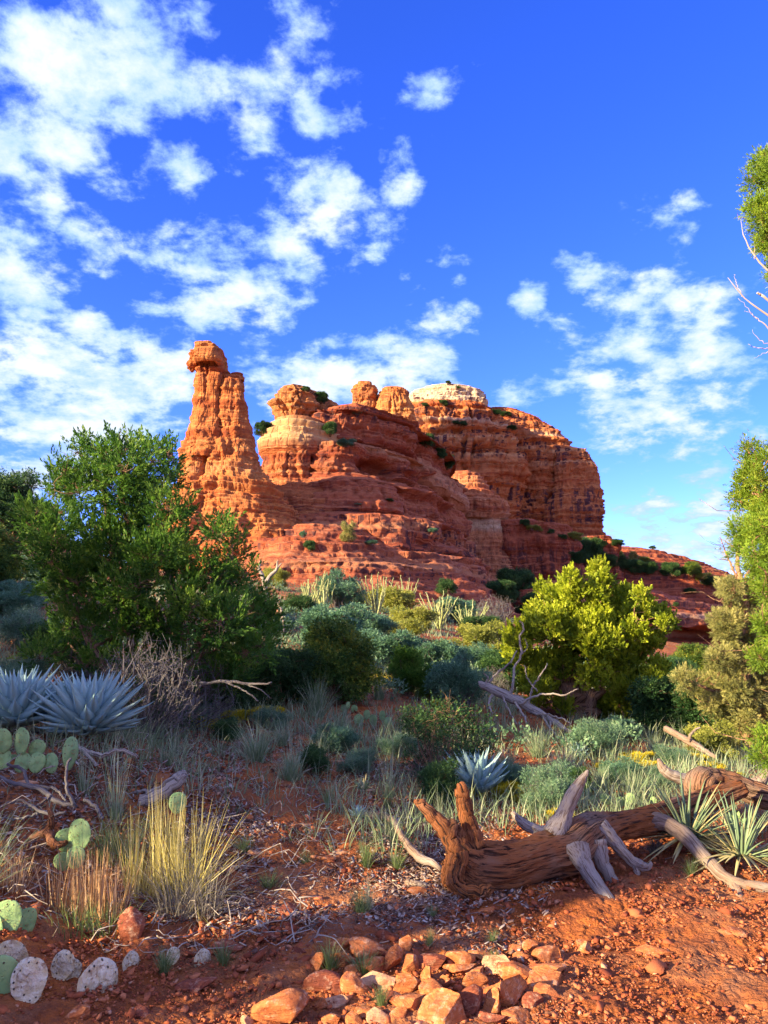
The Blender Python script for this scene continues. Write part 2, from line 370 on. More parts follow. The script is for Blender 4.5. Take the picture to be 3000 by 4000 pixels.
M_spire = rock_mat('spire_sandstone', pale=[(32.6, 36.5, (0.60, 0.27, 0.10), .9), (18.2, 19.0, CREAM, .35)], varnish=0.35)
M_fin = rock_mat('fin_sandstone', red=(0.44, 0.140, 0.054), pale=[(24.8, 28.2, CREAM, .85), (29.2, 40, (0.52, 0.24, 0.10), .8), (9.3, 9.8, CREAM, .5)], varnish=0.75)
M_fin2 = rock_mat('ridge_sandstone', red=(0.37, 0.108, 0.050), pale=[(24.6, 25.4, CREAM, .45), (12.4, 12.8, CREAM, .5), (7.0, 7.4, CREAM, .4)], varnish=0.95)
M_butte = rock_mat('butte_sandstone', red=(0.44, 0.142, 0.048), pale=[(54.5, 80, CREAM2, .97), (50.2, 51.3, CREAM, .7), (46, 47, CREAM, .45)], varnish=1.0, scale=0.6)
M_lobe = rock_mat('lobe_sandstone', red=(0.44, 0.142, 0.048), pale=[(50.2, 51.3, CREAM, .7), (55.5, 56.5, CREAM2, .6), (46, 47, CREAM, .45)], varnish=1.0, scale=0.6)
M_mid = rock_mat('buttress_sandstone', red=(0.50, 0.19, 0.085), pale=[(18.6, 20.6, (0.60, 0.47, 0.33), .95)], varnish=0.5)
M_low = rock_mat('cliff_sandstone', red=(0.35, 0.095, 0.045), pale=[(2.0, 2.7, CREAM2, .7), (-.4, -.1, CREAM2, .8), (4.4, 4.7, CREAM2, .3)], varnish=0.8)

# ------------------------------------------------------------------ rock builder: loft + bedding + joints
_layer_rng = np.random.RandomState(11)
_LZ = np.cumsum(_layer_rng.choice([0.22, 0.35, 0.5, 0.8, 1.3, 2.2], 260, p=[.22, .24, .22, .16, .1, .06]))-30.0
_LV = _layer_rng.uniform(-1, 1, 260)
_TZ = np.cumsum(np.random.RandomState(5).choice([0.3, 0.45, 0.7, 1.1], 400, p=[.3, .3, .25, .15]))-40.0
def strata(z):
    """hard and soft beds: outward offset as a function of height, shared by all rocks"""
    i = np.clip(np.searchsorted(_LZ, z)-1, 0, 258); f = (z-_LZ[i])/(_LZ[i+1]-_LZ[i])
    e = np.clip((f-0.86)/0.14, 0, 1); e = e*e*(3-2*e)
    v = _LV[i]*(1-e)+_LV[i+1]*e
    return v + 0.35*(np.sqrt(np.clip(1-(2*f-1)**2, 0, 1))-0.6)
def resample(poly, n, rnd=2):
    p = np.array(poly, float)
    for _ in range(rnd):      # corner cutting
        q = np.roll(p, -1, 0); p = np.stack([p*.78+q*.22, p*.22+q*.78], 1).reshape(-1, 2)
    q = np.vstack([p, p[:1]]); s = np.concatenate([[0], np.cumsum(np.linalg.norm(np.diff(q, axis=0), axis=1))])
    c = p.mean(0); ang = np.arctan2(q[:, 1]-c[1], q[:, 0]-c[0]); k = np.argmin(np.abs(ang[:-1]+math.pi/2))
    t = (s[k]+np.linspace(0, s[-1], n, endpoint=False)) % s[-1]
    return np.stack([np.interp(t, s, q[:, 0]), np.interp(t, s, q[:, 1])], -1)
def rock(name, levels, m, parent=None, nu=300, dz=0.16, st=0.35, big=0.9, bigs=5.0, med=0.35, crack=0.6, cs=3.0, zfun=None, seed=0, blocky=0.0, terr=1.0, bays=0.0, bs=9.0, frac=0.6, rnd=2, cap=True, caves=()):
    """levels: [(z, polygon)], bottom or top first"""
    levels = sorted(levels, key=lambda l: l[0]); zs = np.array([l[0] for l in levels]); P = np.array([resample(l[1], nu, rnd) for l in levels])
    d = 0.5*(np.diff(zs)/dz + np.linalg.norm(np.diff(P.mean(1)*0+np.abs(P-P.mean(1, keepdims=True)).mean(1)*2, axis=0), axis=1)/dz)
    nrow = np.maximum(2, np.ceil(d*1.3).astype(int)); t = np.concatenate([np.linspace(i, i+1, k, endpoint=False) for i, k in enumerate(nrow)]+[[len(zs)-1]])
    # monotone-ish smooth interpolation
    i = np.clip(t.astype(int), 0, len(zs)-2); f = t-i
    Z = zs[i]*(1-f)+zs[i+1]*f; X = P[i]*(1-f)[:, None, None]+P[i+1]*f[:, None, None]
    nv = len(t)
    if cap:   # close the top by shrinking rings
        top = X[-1]; c = top.mean(0); sz = np.abs(top-c).max(); k = max(4, int(sz/dz/2.0)); ks = np.linspace(1, 0.02, k+1)[1:]
        X = np.concatenate([X, [c+(top-c)*s for s in ks]]); Z = np.concatenate([Z, Z[-1]+0.10*sz*(1-ks**2)*0.6]); nv = len(Z)
    V = np.concatenate([X.reshape(-1, 2), np.repeat(Z, nu)[:, None]], 1)
    if zfun is not None: V[:, 2] = zfun(V)
    G = V.reshape(nv, nu, 3); du = np.roll(G, -1, 1)-np.roll(G, 1, 1); dv = np.gradient(G, axis=0)
    N = np.cross(du, dv).reshape(-1, 3); N /= np.maximum(np.linalg.norm(N, axis=1, keepdims=True), 1e-9)
    H = N.copy(); H[:, 2] *= 0.25; steep = np.clip(1.25-np.abs(N[:, 2])*1.25, 0, 1)
    S = V + seed*17.3
    wz = V[:, 2] + 0.55*fbm(S*0.10, 3)
    q = S*np.array([1/cs, 1/cs, 0.16/cs]) + 0.15*fbm(S*0.2, 2)[:, None]
    r = ridged(q, 2); crk = -np.clip(r-0.85, 0, 1)*1.9*(0.4+0.6*sm(-.2, .3, fbm(S*0.07+3, 2)))
    col = perlin(q*0.8+31)
    D = big*fbm(S/bigs, 4, gain=0.5) + med*fbm(S/1.6, 4, gain=0.55) + steep*(st*strata(wz)*(0.65+0.8*perlin(S*0.13+7)) + crack*(crk + 0.55*col)) 
    stp = lambda q_, n_: np.floor(n_*perlin(q_)+.5*perlin(q_*3.1+4))/n_      # fracture faces with crisp edges
    D = D + frac*steep*(.9*stp(S*np.array([.30, .30, .20])+9, 3.0) + .38*stp(S*np.array([.85, .85, .6])+2, 3.0))
    if bays:   # buttresses and recesses, different in every tier of cliff
        tier = np.floor((wz+3)/7.5); ft = (wz+3)/7.5-tier; w_ = sm(.82, 1.0, ft)
        f0 = lambda k: perlin(np.stack([S[:, 0]/bs+k*3.71, S[:, 1]/bs+k*1.93, S[:, 2]/(bs*5)], -1))
        D = D + bays*steep*((1-w_)*f0(tier)+w_*f0(tier+1))
    if blocky:
        a = np.floor(S[:, 2]/1.3+perlin(S*0.3)); b = np.floor(S[:, 0]/1.7+a*0.37+0.3*perlin(S*0.5)); e = np.floor(S[:, 1]/1.7+a*.61)
        h = np.sin(a*12.9898+b*78.233+e*37.7)*43758.5453; D = D + blocky*((h-np.floor(h))-0.5)
    for (cx, cy, cz, rx, rz, dep) in caves:      # hollows pushed into the face
        dd = ((V[:, 0]-cx)**2+(V[:, 1]-cy)**2)/rx**2+((V[:, 2]-cz)/rz)**2
        D = D - dep*sm(1.0, 0.35, dd)
    V = V + H*D[:, None]
    # gentle slopes break into thin bedding steps
    zz = V[:, 2]+.5*fbm(S*.12+5, 2); i_ = np.clip(np.searchsorted(_TZ, zz)-1, 0, len(_TZ)-2); th_ = _TZ[i_+1]-_TZ[i_]; f_ = (zz-_TZ[i_])/th_
    am = terr*np.clip(1.35-1.3*steep, 0, 1)*sm(0.05, .3, np.abs(N[:, 2])) 
    V[:, 2] += am*(sm(.30, .72, f_)-f_)*th_
    V[:, :2] += (H[:, :2]*(am*.5*th_*np.sin((f_-.5)*2*math.pi))[:, None])
    o = mesh_np(name, V, grid_quads(nu, nv, True), m, parent, smooth=False)
    return o
def sil(rows, Y, ratio=0.8, p=2.6, n=40, back=None, yaw=0.0, dY=0.0):
    """levels from silhouette rows (py, left px, right px) seen at distance Y"""
    out = []
    for row in rows:
        py, l, r = row[:3]
        Yc = Y if back is not None else Y+dY
        xl, _, z = W(l, py, Yc); xr = W(r, py, Yc)[0]; a = (xr-xl)/2; c = (xr+xl)/2; b = max(a*ratio, 0.3) if back is None else back+0.25*a
        th = np.linspace(0, 2*math.pi, n, endpoint=False); co, si = np.cos(th), np.sin(th)
        x = a*np.sign(co)*np.abs(co)**(2/p); y = b*np.sign(si)*np.abs(si)**(2/p)
        cy = Yc + (b+dY if back is not None else 0)
        out.append((z, [(c+x[k]*math.cos(yaw)-y[k]*math.sin(yaw), cy+x[k]*math.sin(yaw)+y[k]*math.cos(yaw)) for k in range(n)]))
    return out
# --- the spire on the left
sp = tag(empty('rock_spire', (-17, 88, 0)), 'tall slender orange sandstone spire with overhanging cap, standing free on the left', 'rock spire')
def rel(o, root): o.parent = root; o.matrix_parent_inverse = root.matrix_world.inverted(); return o
def child(o, root):
    me = o.data; n = len(me.vertices); co = np.empty(n*3, np.float32); me.vertices.foreach_get('co', co)
    co = co.reshape(-1, 3)-np.array(root.location, np.float32); me.vertices.foreach_set('co', co.ravel()); o.parent = root; return o
child(rock('base', sil([(1680,750,968),(1740,724,982),(1800,706,1000),(1830,700,1016),(1863,694,1040),(1900,684,1068),(1963,655,1120),(2030,622,1160),(2095,585,1188),(2160,545,1200),(2240,510,1208),(2330,480,1220),(2440,450,1240),(2560,400,1260)], 88, 0.85), M_spire, nu=520, dz=0.15, crack=0.75, cs=2.6, med=0.4, big=0.55,
      caves=[(-18.0,83.5,12.3,1.6,.8,1.8),(-20.8,84.5,14.8,.7,1.6,1.6),(-16.5,82.5,11.6,1.2,.5,1.2),(-15.2,83.5,15.2,.8,.4,1.0)]), sp)
child(rock('column', sil([(1420,758,884),(1450,760,886),(1500,758,884),(1560,758,880),(1640,750,882),(1720,734,892),(1800,716,898)], 87, 0.95, 2.6), M_spire, nu=300, dz=0.12, st=.22, frac=.25, crack=0.75, cs=1.7, med=.28, big=.3, seed=2), sp)
child(rock('column', sil([(1474,878,938),(1486,860,950),(1530,852,960),(1580,848,964),(1640,845,975),(1720,838,988),(1800,835,992)], 87.6, 0.95, 2.8), M_spire, nu=260, dz=0.12, st=.3, frac=.25, crack=0.45, cs=2.2, med=.25, big=.25, seed=5), sp)
def wedge(pts, Y, lift=0): return [(W(a, b, y)[0], y) for a, b, y in pts]
def zlv(py, Y): return W(1500, py, Y)[2]
capz = lambda V: V[:, 2]-0.50*np.clip(V[:, 0]+21.0, 0, 9)*sm(34.0, 36.8, V[:, 2])-0.10*np.clip(V[:, 0]+21, 0, 9)
cx0, cx1 = W(768, 1400, 87)[0], W(868, 1400, 87)[0]
def box_poly(x0, x1, y0, y1, sk=0.0): return [(x0, y0), ((x0+x1)/2, y0-0.3), (x1, y0+sk), (x1+.1, (y0+y1)/2+sk), (x1, y1+sk), ((x0+x1)/2, y1), (x0, y1), (x0-.15, (y0+y1)/2)]
child(rock('cap_rock', [(zlv(1440,87), box_poly(cx0+.3, cx1-.1, 84.6, 90)), (zlv(1425,87), box_poly(cx0-.1, cx1+.1, 84.2, 91)), (zlv(1400,87), box_poly(cx0, cx1+.1, 84.2, 91)), (zlv(1380,87), box_poly(cx0, cx1, 84.4, 91)), (zlv(1360,87), box_poly(cx0+.1, cx1-.5, 84.7, 90))],
     M_spire, nu=240, dz=0.1, st=.10, crack=.2, med=.12, big=.10, cs=1.5, seed=3, frac=.15, rnd=1, zfun=capz, blocky=.15), sp)
child(rock('head_block', sil([(1450,744,754),(1442,736,760),(1430,729,774),(1412,732,780),(1398,736,782),(1384,738,778),(1370,746,768)], 86, 1.0, 3.2), M_spire, nu=130, dz=0.09, st=.2, crack=.15, med=.12, big=.10, seed=4, frac=.2, blocky=.15), sp)
child(rock('shoulder_knob', sil([(1492,905,945),(1484,900,950),(1474,905,947),(1466,912,938)], 87.4, 1.1, 2.3), M_spire, nu=90, dz=0.08, st=.1, crack=.05, med=.12, big=.1, seed=6, frac=.1), sp)
child(rock('shoulder_knob', sil([(1482,880,905),(1472,876,908),(1464,880,902)], 87.8, 1.1, 2.3), M_spire, nu=70, dz=0.08, st=.1, crack=.05, med=.12, big=.1, seed=7, frac=.1), sp)
# --- the capped block right of the spire
bl = tag(empty('rock_tower', (-11, 106, 0)), 'blocky sandstone tower right of the spire, with pale rounded shoulder below a cracked square top', 'rock tower')
child(rock('cap_rock', [(zlv(1665,104), [(-14.6,103),(-11.5,101.6),(-7.2,109),(-4.5,118),(-8,120),(-14,110)]), (zlv(1640,104), [(-15.0,102.6),(-11.6,101.2),(-7.0,108),(-3.8,118),(-8,121),(-14.6,110)]),
      (zlv(1600,104), [(-15.4,102.4),(-11.4,100.8),(-6.8,107),(-3.6,117),(-8,121),(-15,110)]),(zlv(1580,104), [(-16.1,102),(-11.4,100.6),(-7,107),(-3.8,117),(-8,121),(-15.2,110)]),(zlv(1560,104), [(-15.2,102.6),(-11.2,100.8),(-7.4,107),(-4.3,116),(-8,121),(-15,110)]),
      (zlv(1530,104), [(-14.6,102.8),(-11.6,101.2),(-8,107),(-5.8,114),(-9,120),(-14,110)]), (zlv(1512,104), [(-14.0,103.5),(-12.0,102.2),(-9.5,107),(-7.6,111),(-10,116),(-13.4,110)])],
      M_fin, nu=420, dz=0.12, st=.3, crack=.6, med=.22, big=.3, cs=1.8, seed=8, frac=.75, rnd=1), bl)
child(rock('rounded_shoulder', [(zlv(1640,103), [(-13.6,102),(-11,101),(-7.5,106),(-5,112),(-8,116),(-13,108)]),(zlv(1650,103), [(-14.8,101),(-11,99.6),(-6.5,105),(-4.2,112),(-8,117),(-14,108)]),
      (zlv(1680,103), [(-16.0,100.4),(-11.5,98),(-5.6,103.5),(-3.6,112),(-8,117),(-15,108)]),(zlv(1710,103), [(-16.8,100),(-11.5,97.2),(-5,102.8),(-3.2,112),(-8,117),(-16,108)]),
      (zlv(1745,103), [(-17.4,100),(-12,96.6),(-4.6,102.4),(-2.8,112),(-8,117),(-16.4,108)]),(zlv(1775,103), [(-17.3,100),(-12,96.8),(-4.8,102.4),(-3,112),(-8,117),(-16.4,108)]),(zlv(1800,103), [(-16.6,100.5),(-12,97.4),(-5.2,102.8),(-3,112),(-8,117),(-16,108)])],
      M_fin, nu=440, dz=0.14, st=.12, crack=.05, med=.12, big=.35, seed=9, frac=.12), bl)
child(rock('wall', [(zlv(1770,102), [(-17.2,100.2),(-12,97.4),(-5.4,103),(-3.2,112),(-8,117),(-16,108)]),(zlv(1830,102), [(-17.2,99.8),(-12,97.2),(-5.2,102.6),(-3,112),(-8,117),(-16,108)]),
      (zlv(1890,102), [(-17.2,99.6),(-12,96.8),(-4.8,102),(-2.5,112),(-8,117),(-16,108)]),(zlv(1910,102), [(-16.5,98.6),(-12,95.4),(-4,100.6),(-2,112),(-8,117),(-16,108)]),
      (zlv(1960,102), [(-18,96),(-12,93),(-3,98),(0,112),(-8,117),(-16,108)]),(zlv(2060,102), [(-20,94),(-12,89.5),(-1,95),(2,112),(-8,117),(-16,108)]),(zlv(2200,102), [(-22,92),(-12,86),(1,91),(4,112),(-8,117),(-18,108)])],
      M_fin, nu=560, dz=0.15, st=.45, crack=.55, med=.3, big=.6, cs=2.4, seed=10, bays=.9, bs=5.5), bl)
# --- the long ridge running back to the right, with its twin knobs
RIDGE_X = 1
rd = tag(empty('rock_ridge', (6, 125, 0)), 'long shaded sandstone ridge wall stepping down to the right behind the tower', 'rock ridge')
def roundk(t): return t
child(rock('wall', [(-8, [(-18,78),(2,66),(15,76),(22,95),(24,130),(25,175),(5,185),(-16,130)]),
      (3.5, [(-17,84),(0,75),(11,82),(15,93),(17,110),(18,135),(18,170),(4,178),(-14,128)]),
      (5.6, [(-17,86),(-1,78.5),(9.5,85),(13.6,95),(15.6,110),(16.6,135),(17,168),(4,176),(-14,128)]),
      (9.0, [(-16,89),(-1.5,82.5),(8.2,88.5),(12.4,98),(15,114),(16,135),(16,165),(4,174),(-14,128)]),
      (9.6, [(-16,90),(-2,86),(6.6,93),(10.6,102),(13.4,117),(15,137),(15.5,164),(4,172),(-14,128)]),
      (14.0, [(-15,93),(-2.6,88.6),(6.2,95.6),(10.2,105),(13,119),(14.6,138),(15,162),(4,170),(-13,128)]),
      (14.8, [(-15,95),(-3,92.6),(5.0,100),(9.4,110),(12,122),(14,139),(14.5,160),(4,168),(-13,128)]),
      (19.4, [(-13,98),(-4,95.5),(4.6,103),(9.0,113.5),(11.8,124),(14,140),(14,158),(4,166),(-12,128)]),
      (20.6, [(-13,99),(-4.4,98.6),(3.4,107),(8.0,118),(11.2,128),(13.6,142),(13,156),(4,164),(-11,128)]),
      (25.0, [(-12,101),(-4.6,100.2),(3.6,108.6),(8.2,119),(11.4,130),(13.6,142),(12.4,152),(4,160),(-10,128)]),
      (25.8, [(-11,103),(-5,102.4),(2.8,111),(7.8,121.5),(11,131.5),(13,142),(12,150),(3,156),(-9,128)]),
      (30.4, [(-10,104),(-5,102.4),(2.8,111),(8,122),(11.2,132),(13,141),(12,147),(2,153),(-8,128)]),
      (30.8, [(-10,104),(-4.6,101.6),(3.4,110.4),(8.8,121.4),(12,131.4),(13.6,140),(12,146),(2,153),(-8,128)]),
      (32.4, [(-9,106),(-4.8,102.4),(3.0,111),(8.4,122),(11.2,132),(12.4,138),(11,143),(1,149),(-7,128)]),
      (33.0, [(-8,108),(-5,106),(1.2,115),(6,126),(8,134),(6,139),(0,143),(-6,128)])],
      M_fin2, nu=1150, dz=0.2, st=.95, crack=1.1, med=.45, big=.9, bigs=8, cs=4.0, seed=12, bays=3.4, bs=8.0, terr=.4, zfun=lambda V: V[:, 2]-sm(22, 33, V[:, 2])*(sm(136, 160, V[:, 1])*7)-sm(29, 33.5, V[:, 2])*(1.6+1.2*sm(112, 125, V[:, 1])),
      caves=[(*W(1440,1835,106),5.5,1.5,3.2),(*W(1650,1900,120),6,1.6,3.0),(*W(1330,1990,98),3.5,1.2,2.0),(*W(1600,2130,100),7,1.5,2.2),(*W(1800,2190,116),7,1.7,2.2),(*W(1420,2140,96),4,1.0,1.5),(*W(1500,2010,103),4,1.0,1.6)]), rd)
child(rock('knob', sil([(1500,1398,1440),(1508,1385,1462),(1530,1372,1475),(1560,1366,1480),(1600,1366,1485),(1660,1370,1490)], 122, 0.95, 2.3), M_spire, nu=220, dz=0.14, st=.3, crack=.4, med=.3, big=.35, seed=13, cs=1.8), rd)
child(rock('knob', sil([(1519,1500,1560),(1525,1488,1580),(1545,1480,1600),(1580,1472,1616),(1640,1470,1619),(1690,1480,1625),(1740,1490,1630)], 121, 0.95, 2.6), M_spire, nu=260, dz=0.14, st=.4, crack=.5, med=.3, big=.35, seed=14, cs=1.8), rd)
sl0, sl1 = np.array(W(1590, 1815, 116)), np.array(W(1790, 1975, 136))
def slab_lv(c0, c1, z0, z1, wd, n=6):
    out = []; d = (c1-c0)[:2]; L = np.linalg.norm(d); d = d/L; q = np.array([-d[1], d[0]])
    for k in range(n+1):
        t = k/n; w = wd*math.sqrt(max(0.06, 1-(2*t-1)**2)); l = L*(.38+.14*math.sqrt(max(0, 1-(2*t-1)**2))); c = (c0+c1)[:2]/2
        out.append((z0+(z1-z0)*t, [tuple(c+d*l*math.cos(a)+q*w*math.sin(a)) for a in np.linspace(0, 2*math.pi, 30, endpoint=False)]))
    return out
M_slab = rock_mat('slab_sandstone', red=(0.44, 0.17, 0.085), pale=[(-10, 60, (0.50, 0.27, 0.15), .6)], varnish=0.7)
def zsl(V): return V[:, 2] + (V[:, 0]-(sl0[0]+sl1[0])/2)*((sl1[2]-sl0[2])/(sl1[0]-sl0[0]))
zm = (sl0[2]+sl1[2])/2
child(rock('overhanging_slab', slab_lv(sl0, sl1, zm-3.0, zm+2.2, 4.2), M_slab, nu=360, dz=.15, st=.15, crack=.1, med=.2, big=.5, seed=31, zfun=zsl, frac=.3), rd)
# --- lower apron with the sunlit shelf
ap = tag(empty('rock_slope', (-6, 82, 0)), 'low layered slickrock slope with a sunlit shelf below the tower', 'rock slope')
child(rock('slope', [(-4, [(-24,70),(-8,60),(6,64),(13,80),(11,98),(-20,100)]),(3.6, [(-21,74),(-8,66),(4,70),(9.5,82),(8,98),(-20,100)]),(5.0, [(-19,76),(-8,69),(3,73),(8,84),(7,98),(-20,100)]),(5.4, [(-19,76.6),(-8,70.6),(2,74.6),(7,85.4),(6,98),(-20,100)]),(7.2, [(-17,78),(-8,72),(1.4,76),(6,87),(5,98),(-20,100)]),(7.6, [(-16,79),(-8,74),(0,78),(4.4,88.6),(4,98),(-20,100)]),
      (9.8, [(-15,81),(-8,76),(-1.4,80),(2.4,89.6),(3,98),(-20,100)]),(10.3, [(-14,83),(-8,79.5),(-3,82.6),(0.6,91),(2,98),(-20,100)]),(12.0, [(-13,86),(-8,82.6),(-4,86),(-1,92),(0,98),(-18,100)]),(12.4, [(-12,89),(-8,87),(-5,90),(-3,94),(-4,98),(-16,100)])],
      M_fin2, nu=700, dz=0.15, st=.55, crack=.5, med=.4, big=.8, bigs=7, cs=2.2, seed=15, bays=2.2, bs=6, terr=.5), ap)
# --- buttress with the white ledge
mb = tag(empty('rock_buttress', (22, 146, 0)), 'sandstone buttress with a white ledge below a rounded head, between ridge and butte', 'rock buttress')
child(rock('head', sil([(1842,1790,1800),(1850,1770,1850),(1865,1760,1885),(1895,1755,1905),(1925,1750,1925),(1945,1755,1950),(1965,1760,1985),(1985,1770,1992),(2005,1770,1990),(2030,1775,1975)], 146, 0.8, 2.3, dY=4), M_mid, nu=280, dz=0.16, st=.3, crack=.25, med=.25, big=.6, seed=16, frac=.4), mb)
child(rock('foot', sil([(2010,1740,1970),(2050,1740,1965),(2100,1740,1980),(2150,1730,2005),(2200,1720,2030),(2260,1710,2062),(2330,1700,2095),(2420,1690,2120),(2550,1660,2150)], 145, 0.8, 2.4, dY=6), M_mid, nu=420, dz=0.2, st=.3, crack=.3, med=.25, big=.9, bigs=8, seed=17, frac=.35), mb)
# --- the big butte
bt = tag(empty('rock_butte', (25, 215, 0)), 'huge domed butte with a cream top over red cliffs, highest rock behind the ridge', 'butte')
child(rock('cream_dome', sil([(1498,1725,1755),(1506,1690,1810),(1516,1655,1850),(1530,1615,1885),(1550,1592,1898),(1575,1580,1905),(1600,1572,1908),(1625,1568,1910),(1660,1565,1915)], 214, 0.38, 2.0, dY=8), M_butte, nu=420, dz=0.26, st=.55, crack=.1, med=.25, big=.7, bigs=10, seed=18), bt)
child(rock('cliff_wall', sil([(1590,1590,1900),(1610,1570,1935),(1640,1560,1960),(1690,1555,1995),(1760,1550,2025),(1820,1545,2045),(1850,1545,2058),(1880,1550,2064),(1900,1560,2056),(1915,1575,2042),(2060,1590,2040),(2130,1590,2045),(2200,1590,2060)], 206, 0.6, 2.3, dY=10), M_lobe, nu=620, dz=0.28, st=1.1, crack=2.4, med=.6, big=1.5, bigs=11, cs=5, seed=19, bays=2.0, bs=9), bt)
child(rock('cliff_wall', sil([(1598,1910,1980),(1606,1895,2015),(1618,1880,2050),(1638,1870,2095),(1662,1860,2135),(1692,1860,2178),(1730,1860,2205),(1770,1860,2222),(1850,1860,2245),(1950,1870,2262),(2060,1870,2275),(2150,1870,2282),(2250,1870,2290)], 218, 0.6, 2.4, dY=10), M_lobe, nu=620, dz=0.28, st=1.1, crack=2.2, med=.6, big=1.3, bigs=11, cs=5, seed=21, bays=1.8, bs=9), bt)
child(rock('end_slab', sil([(1750,2195,2255),(1758,2180,2282),(1775,2165,2300),(1820,2150,2318),(1880,2140,2338),(1940,2130,2348),(2000,2120,2354),(2060,2115,2358),(2110,2110,2362),(2200,2110,2366)], 213, 0.8, 2.6, dY=9), M_lobe, nu=330, dz=0.28, st=.6, crack=1.1, med=.5, big=.9, bigs=9, cs=5, seed=22), bt)
# --- terraces and cliff on the right
tr = tag(empty('rock_terrace', (33, 152, 0)), 'dark banded sandstone terrace with a pale top below the butte', 'rock terrace')
child(rock('bench', sil([(2042,1940,2120),(2050,1930,2180),(2062,1925,2222),(2085,1930,2238),(2150,1935,2245),(2180,1945,2262),(2240,1945,2280),(2330,1945,2300),(2450,1945,2330)], 140, 0.6, 3.0, dY=10), M_low, nu=420, dz=0.18, st=.75, crack=.4, med=.3, big=.8, seed=23), tr)
child(rock('bench', sil([(2100,2190,2380),(2112,2185,2408),(2140,2180,2412),(2200,2180,2420),(2300,2180,2440)], 150, 0.6, 3.0, dY=14), M_low, nu=320, dz=0.2, st=.6, crack=.4, med=.3, big=.8, seed=24), tr)
r2 = tag(empty('slickrock_ridge', (60, 175, 0)), 'low rounded slickrock ridge against the sky right of the butte', 'rock ridge')
xs = np.array([W(p, 2150, 172)[0] for p in (2150, 2290, 2420, 2560, 2640, 2700, 2830, 2950, 3300)]); zt = np.array([W(1500, p, 172)[2] for p in (2150, 2136, 2128, 2143, 2165, 2183, 2213, 2260, 2400)])
def poly_rc(x0, x1, y0, y1, k=0): return [(x0, y0+6), (x0+6, y0), ((x0*2+x1)/3, y0-1.5-k), ((x0+2*x1)/3, y0+1), (x1-4, y0+3), (x1, y0+10), (x1, y1), ((x0+x1)/2, y1+3), (x0, y1)]
def zf2(V): top = np.interp(V[:, 0], xs, zt); return -8+(V[:, 2]+8)/(28.0)*(top+8)
child(rock('ridge', [(-8, poly_rc(30,125,158,200)),(8, poly_rc(31,122,163,200)),(14, poly_rc(33,120,166,198)),(17, poly_rc(35,118,170,195)),(19, poly_rc(38,112,174,190)),(20, poly_rc(44,105,178,186))], M_low, nu=620, dz=0.3, st=.35, crack=.1, med=.3, big=1.0, bigs=9, zfun=zf2, seed=25), r2)
rc = tag(empty('sandstone_cliff', (45, 115, 0)), 'shaded red cliff with pale stripe and long overhang, behind the sunlit juniper', 'cliff')
def onl(px, py):
    k = (px-1500)/F*1.015; X = k*(100-.60*18)/(1-.60*k); Yl = 100+(X-18)*.60; return X, W(px, py, Yl)[2]
_c3 = [onl(a, b_) for a, b_ in zip((2000, 2250, 2400, 2560, 2700, 2850, 3000, 3300), (2262, 2268, 2275, 2300, 2330, 2365, 2420, 2440))]
xs3 = np.array([c_[0] for c_ in _c3]); zt3 = np.array([c_[1] for c_ in _c3])
def rec(o, k=0): return [(16-o*.5, 101-o+6), (20, 99-o-k*.5), (40, 112-o-k), (62, 125-o-k), (90, 142-o), (108, 160), (100, 190), (50, 185), (16, 150)]
def zf3(V): top = np.interp(V[:, 0], xs3, zt3); return -9+(V[:, 2]+9)/(17.0)*(top+9)
child(rock('cliff_face', [(-9, rec(5)),(-3.4, rec(2)),(-1.5, rec(0)),(1.2, rec(-1)),(2.0, rec(1, 1)),(4, rec(.4, 1)),(5.0, rec(-1.5)),(7, rec(-5)),(8, rec(-12))],
     M_low, nu=900, dz=0.16, st=.8, crack=.4, bays=1.2, bs=10, med=.3, big=1.0, bigs=9, zfun=zf3, seed=26, caves=[(48,117,-.2,8,1.3,3.2),(40,112,-.2,5,.9,2.0)]), rc)
# ------------------------------------------------------------------ ground
m, n = mat('red_soil')
pos = n.n('ShaderNodeNewGeometry').outputs['Position']
a1 = n.noise(pos, 0.5, 6, 0.6); a2 = n.noise(pos, 6.0, 8, 0.65); a3 = n.noise(pos, 45.0, 6, 0.7)
c = n.ramp(a1, [(0.3, (0.28, 0.078, 0.024)), (0.5, (0.38, 0.115, 0.032)), (0.7, (0.45, 0.155, 0.045))])
c = n.mix(n.maprange(a2, 0.40, 0.60, 0.65, 0), c, (0.15, 0.048, 0.028))
c = n.mix(n.maprange(n.noise(pos, 1.4, 6, .6), 0.46, 0.60, 0, 0.45), c, (0.30, 0.15, 0.085))
c = n.mix(n.maprange(a3, 0.58, 0.72, 0, 0.5), c, (0.42, 0.20, 0.11))
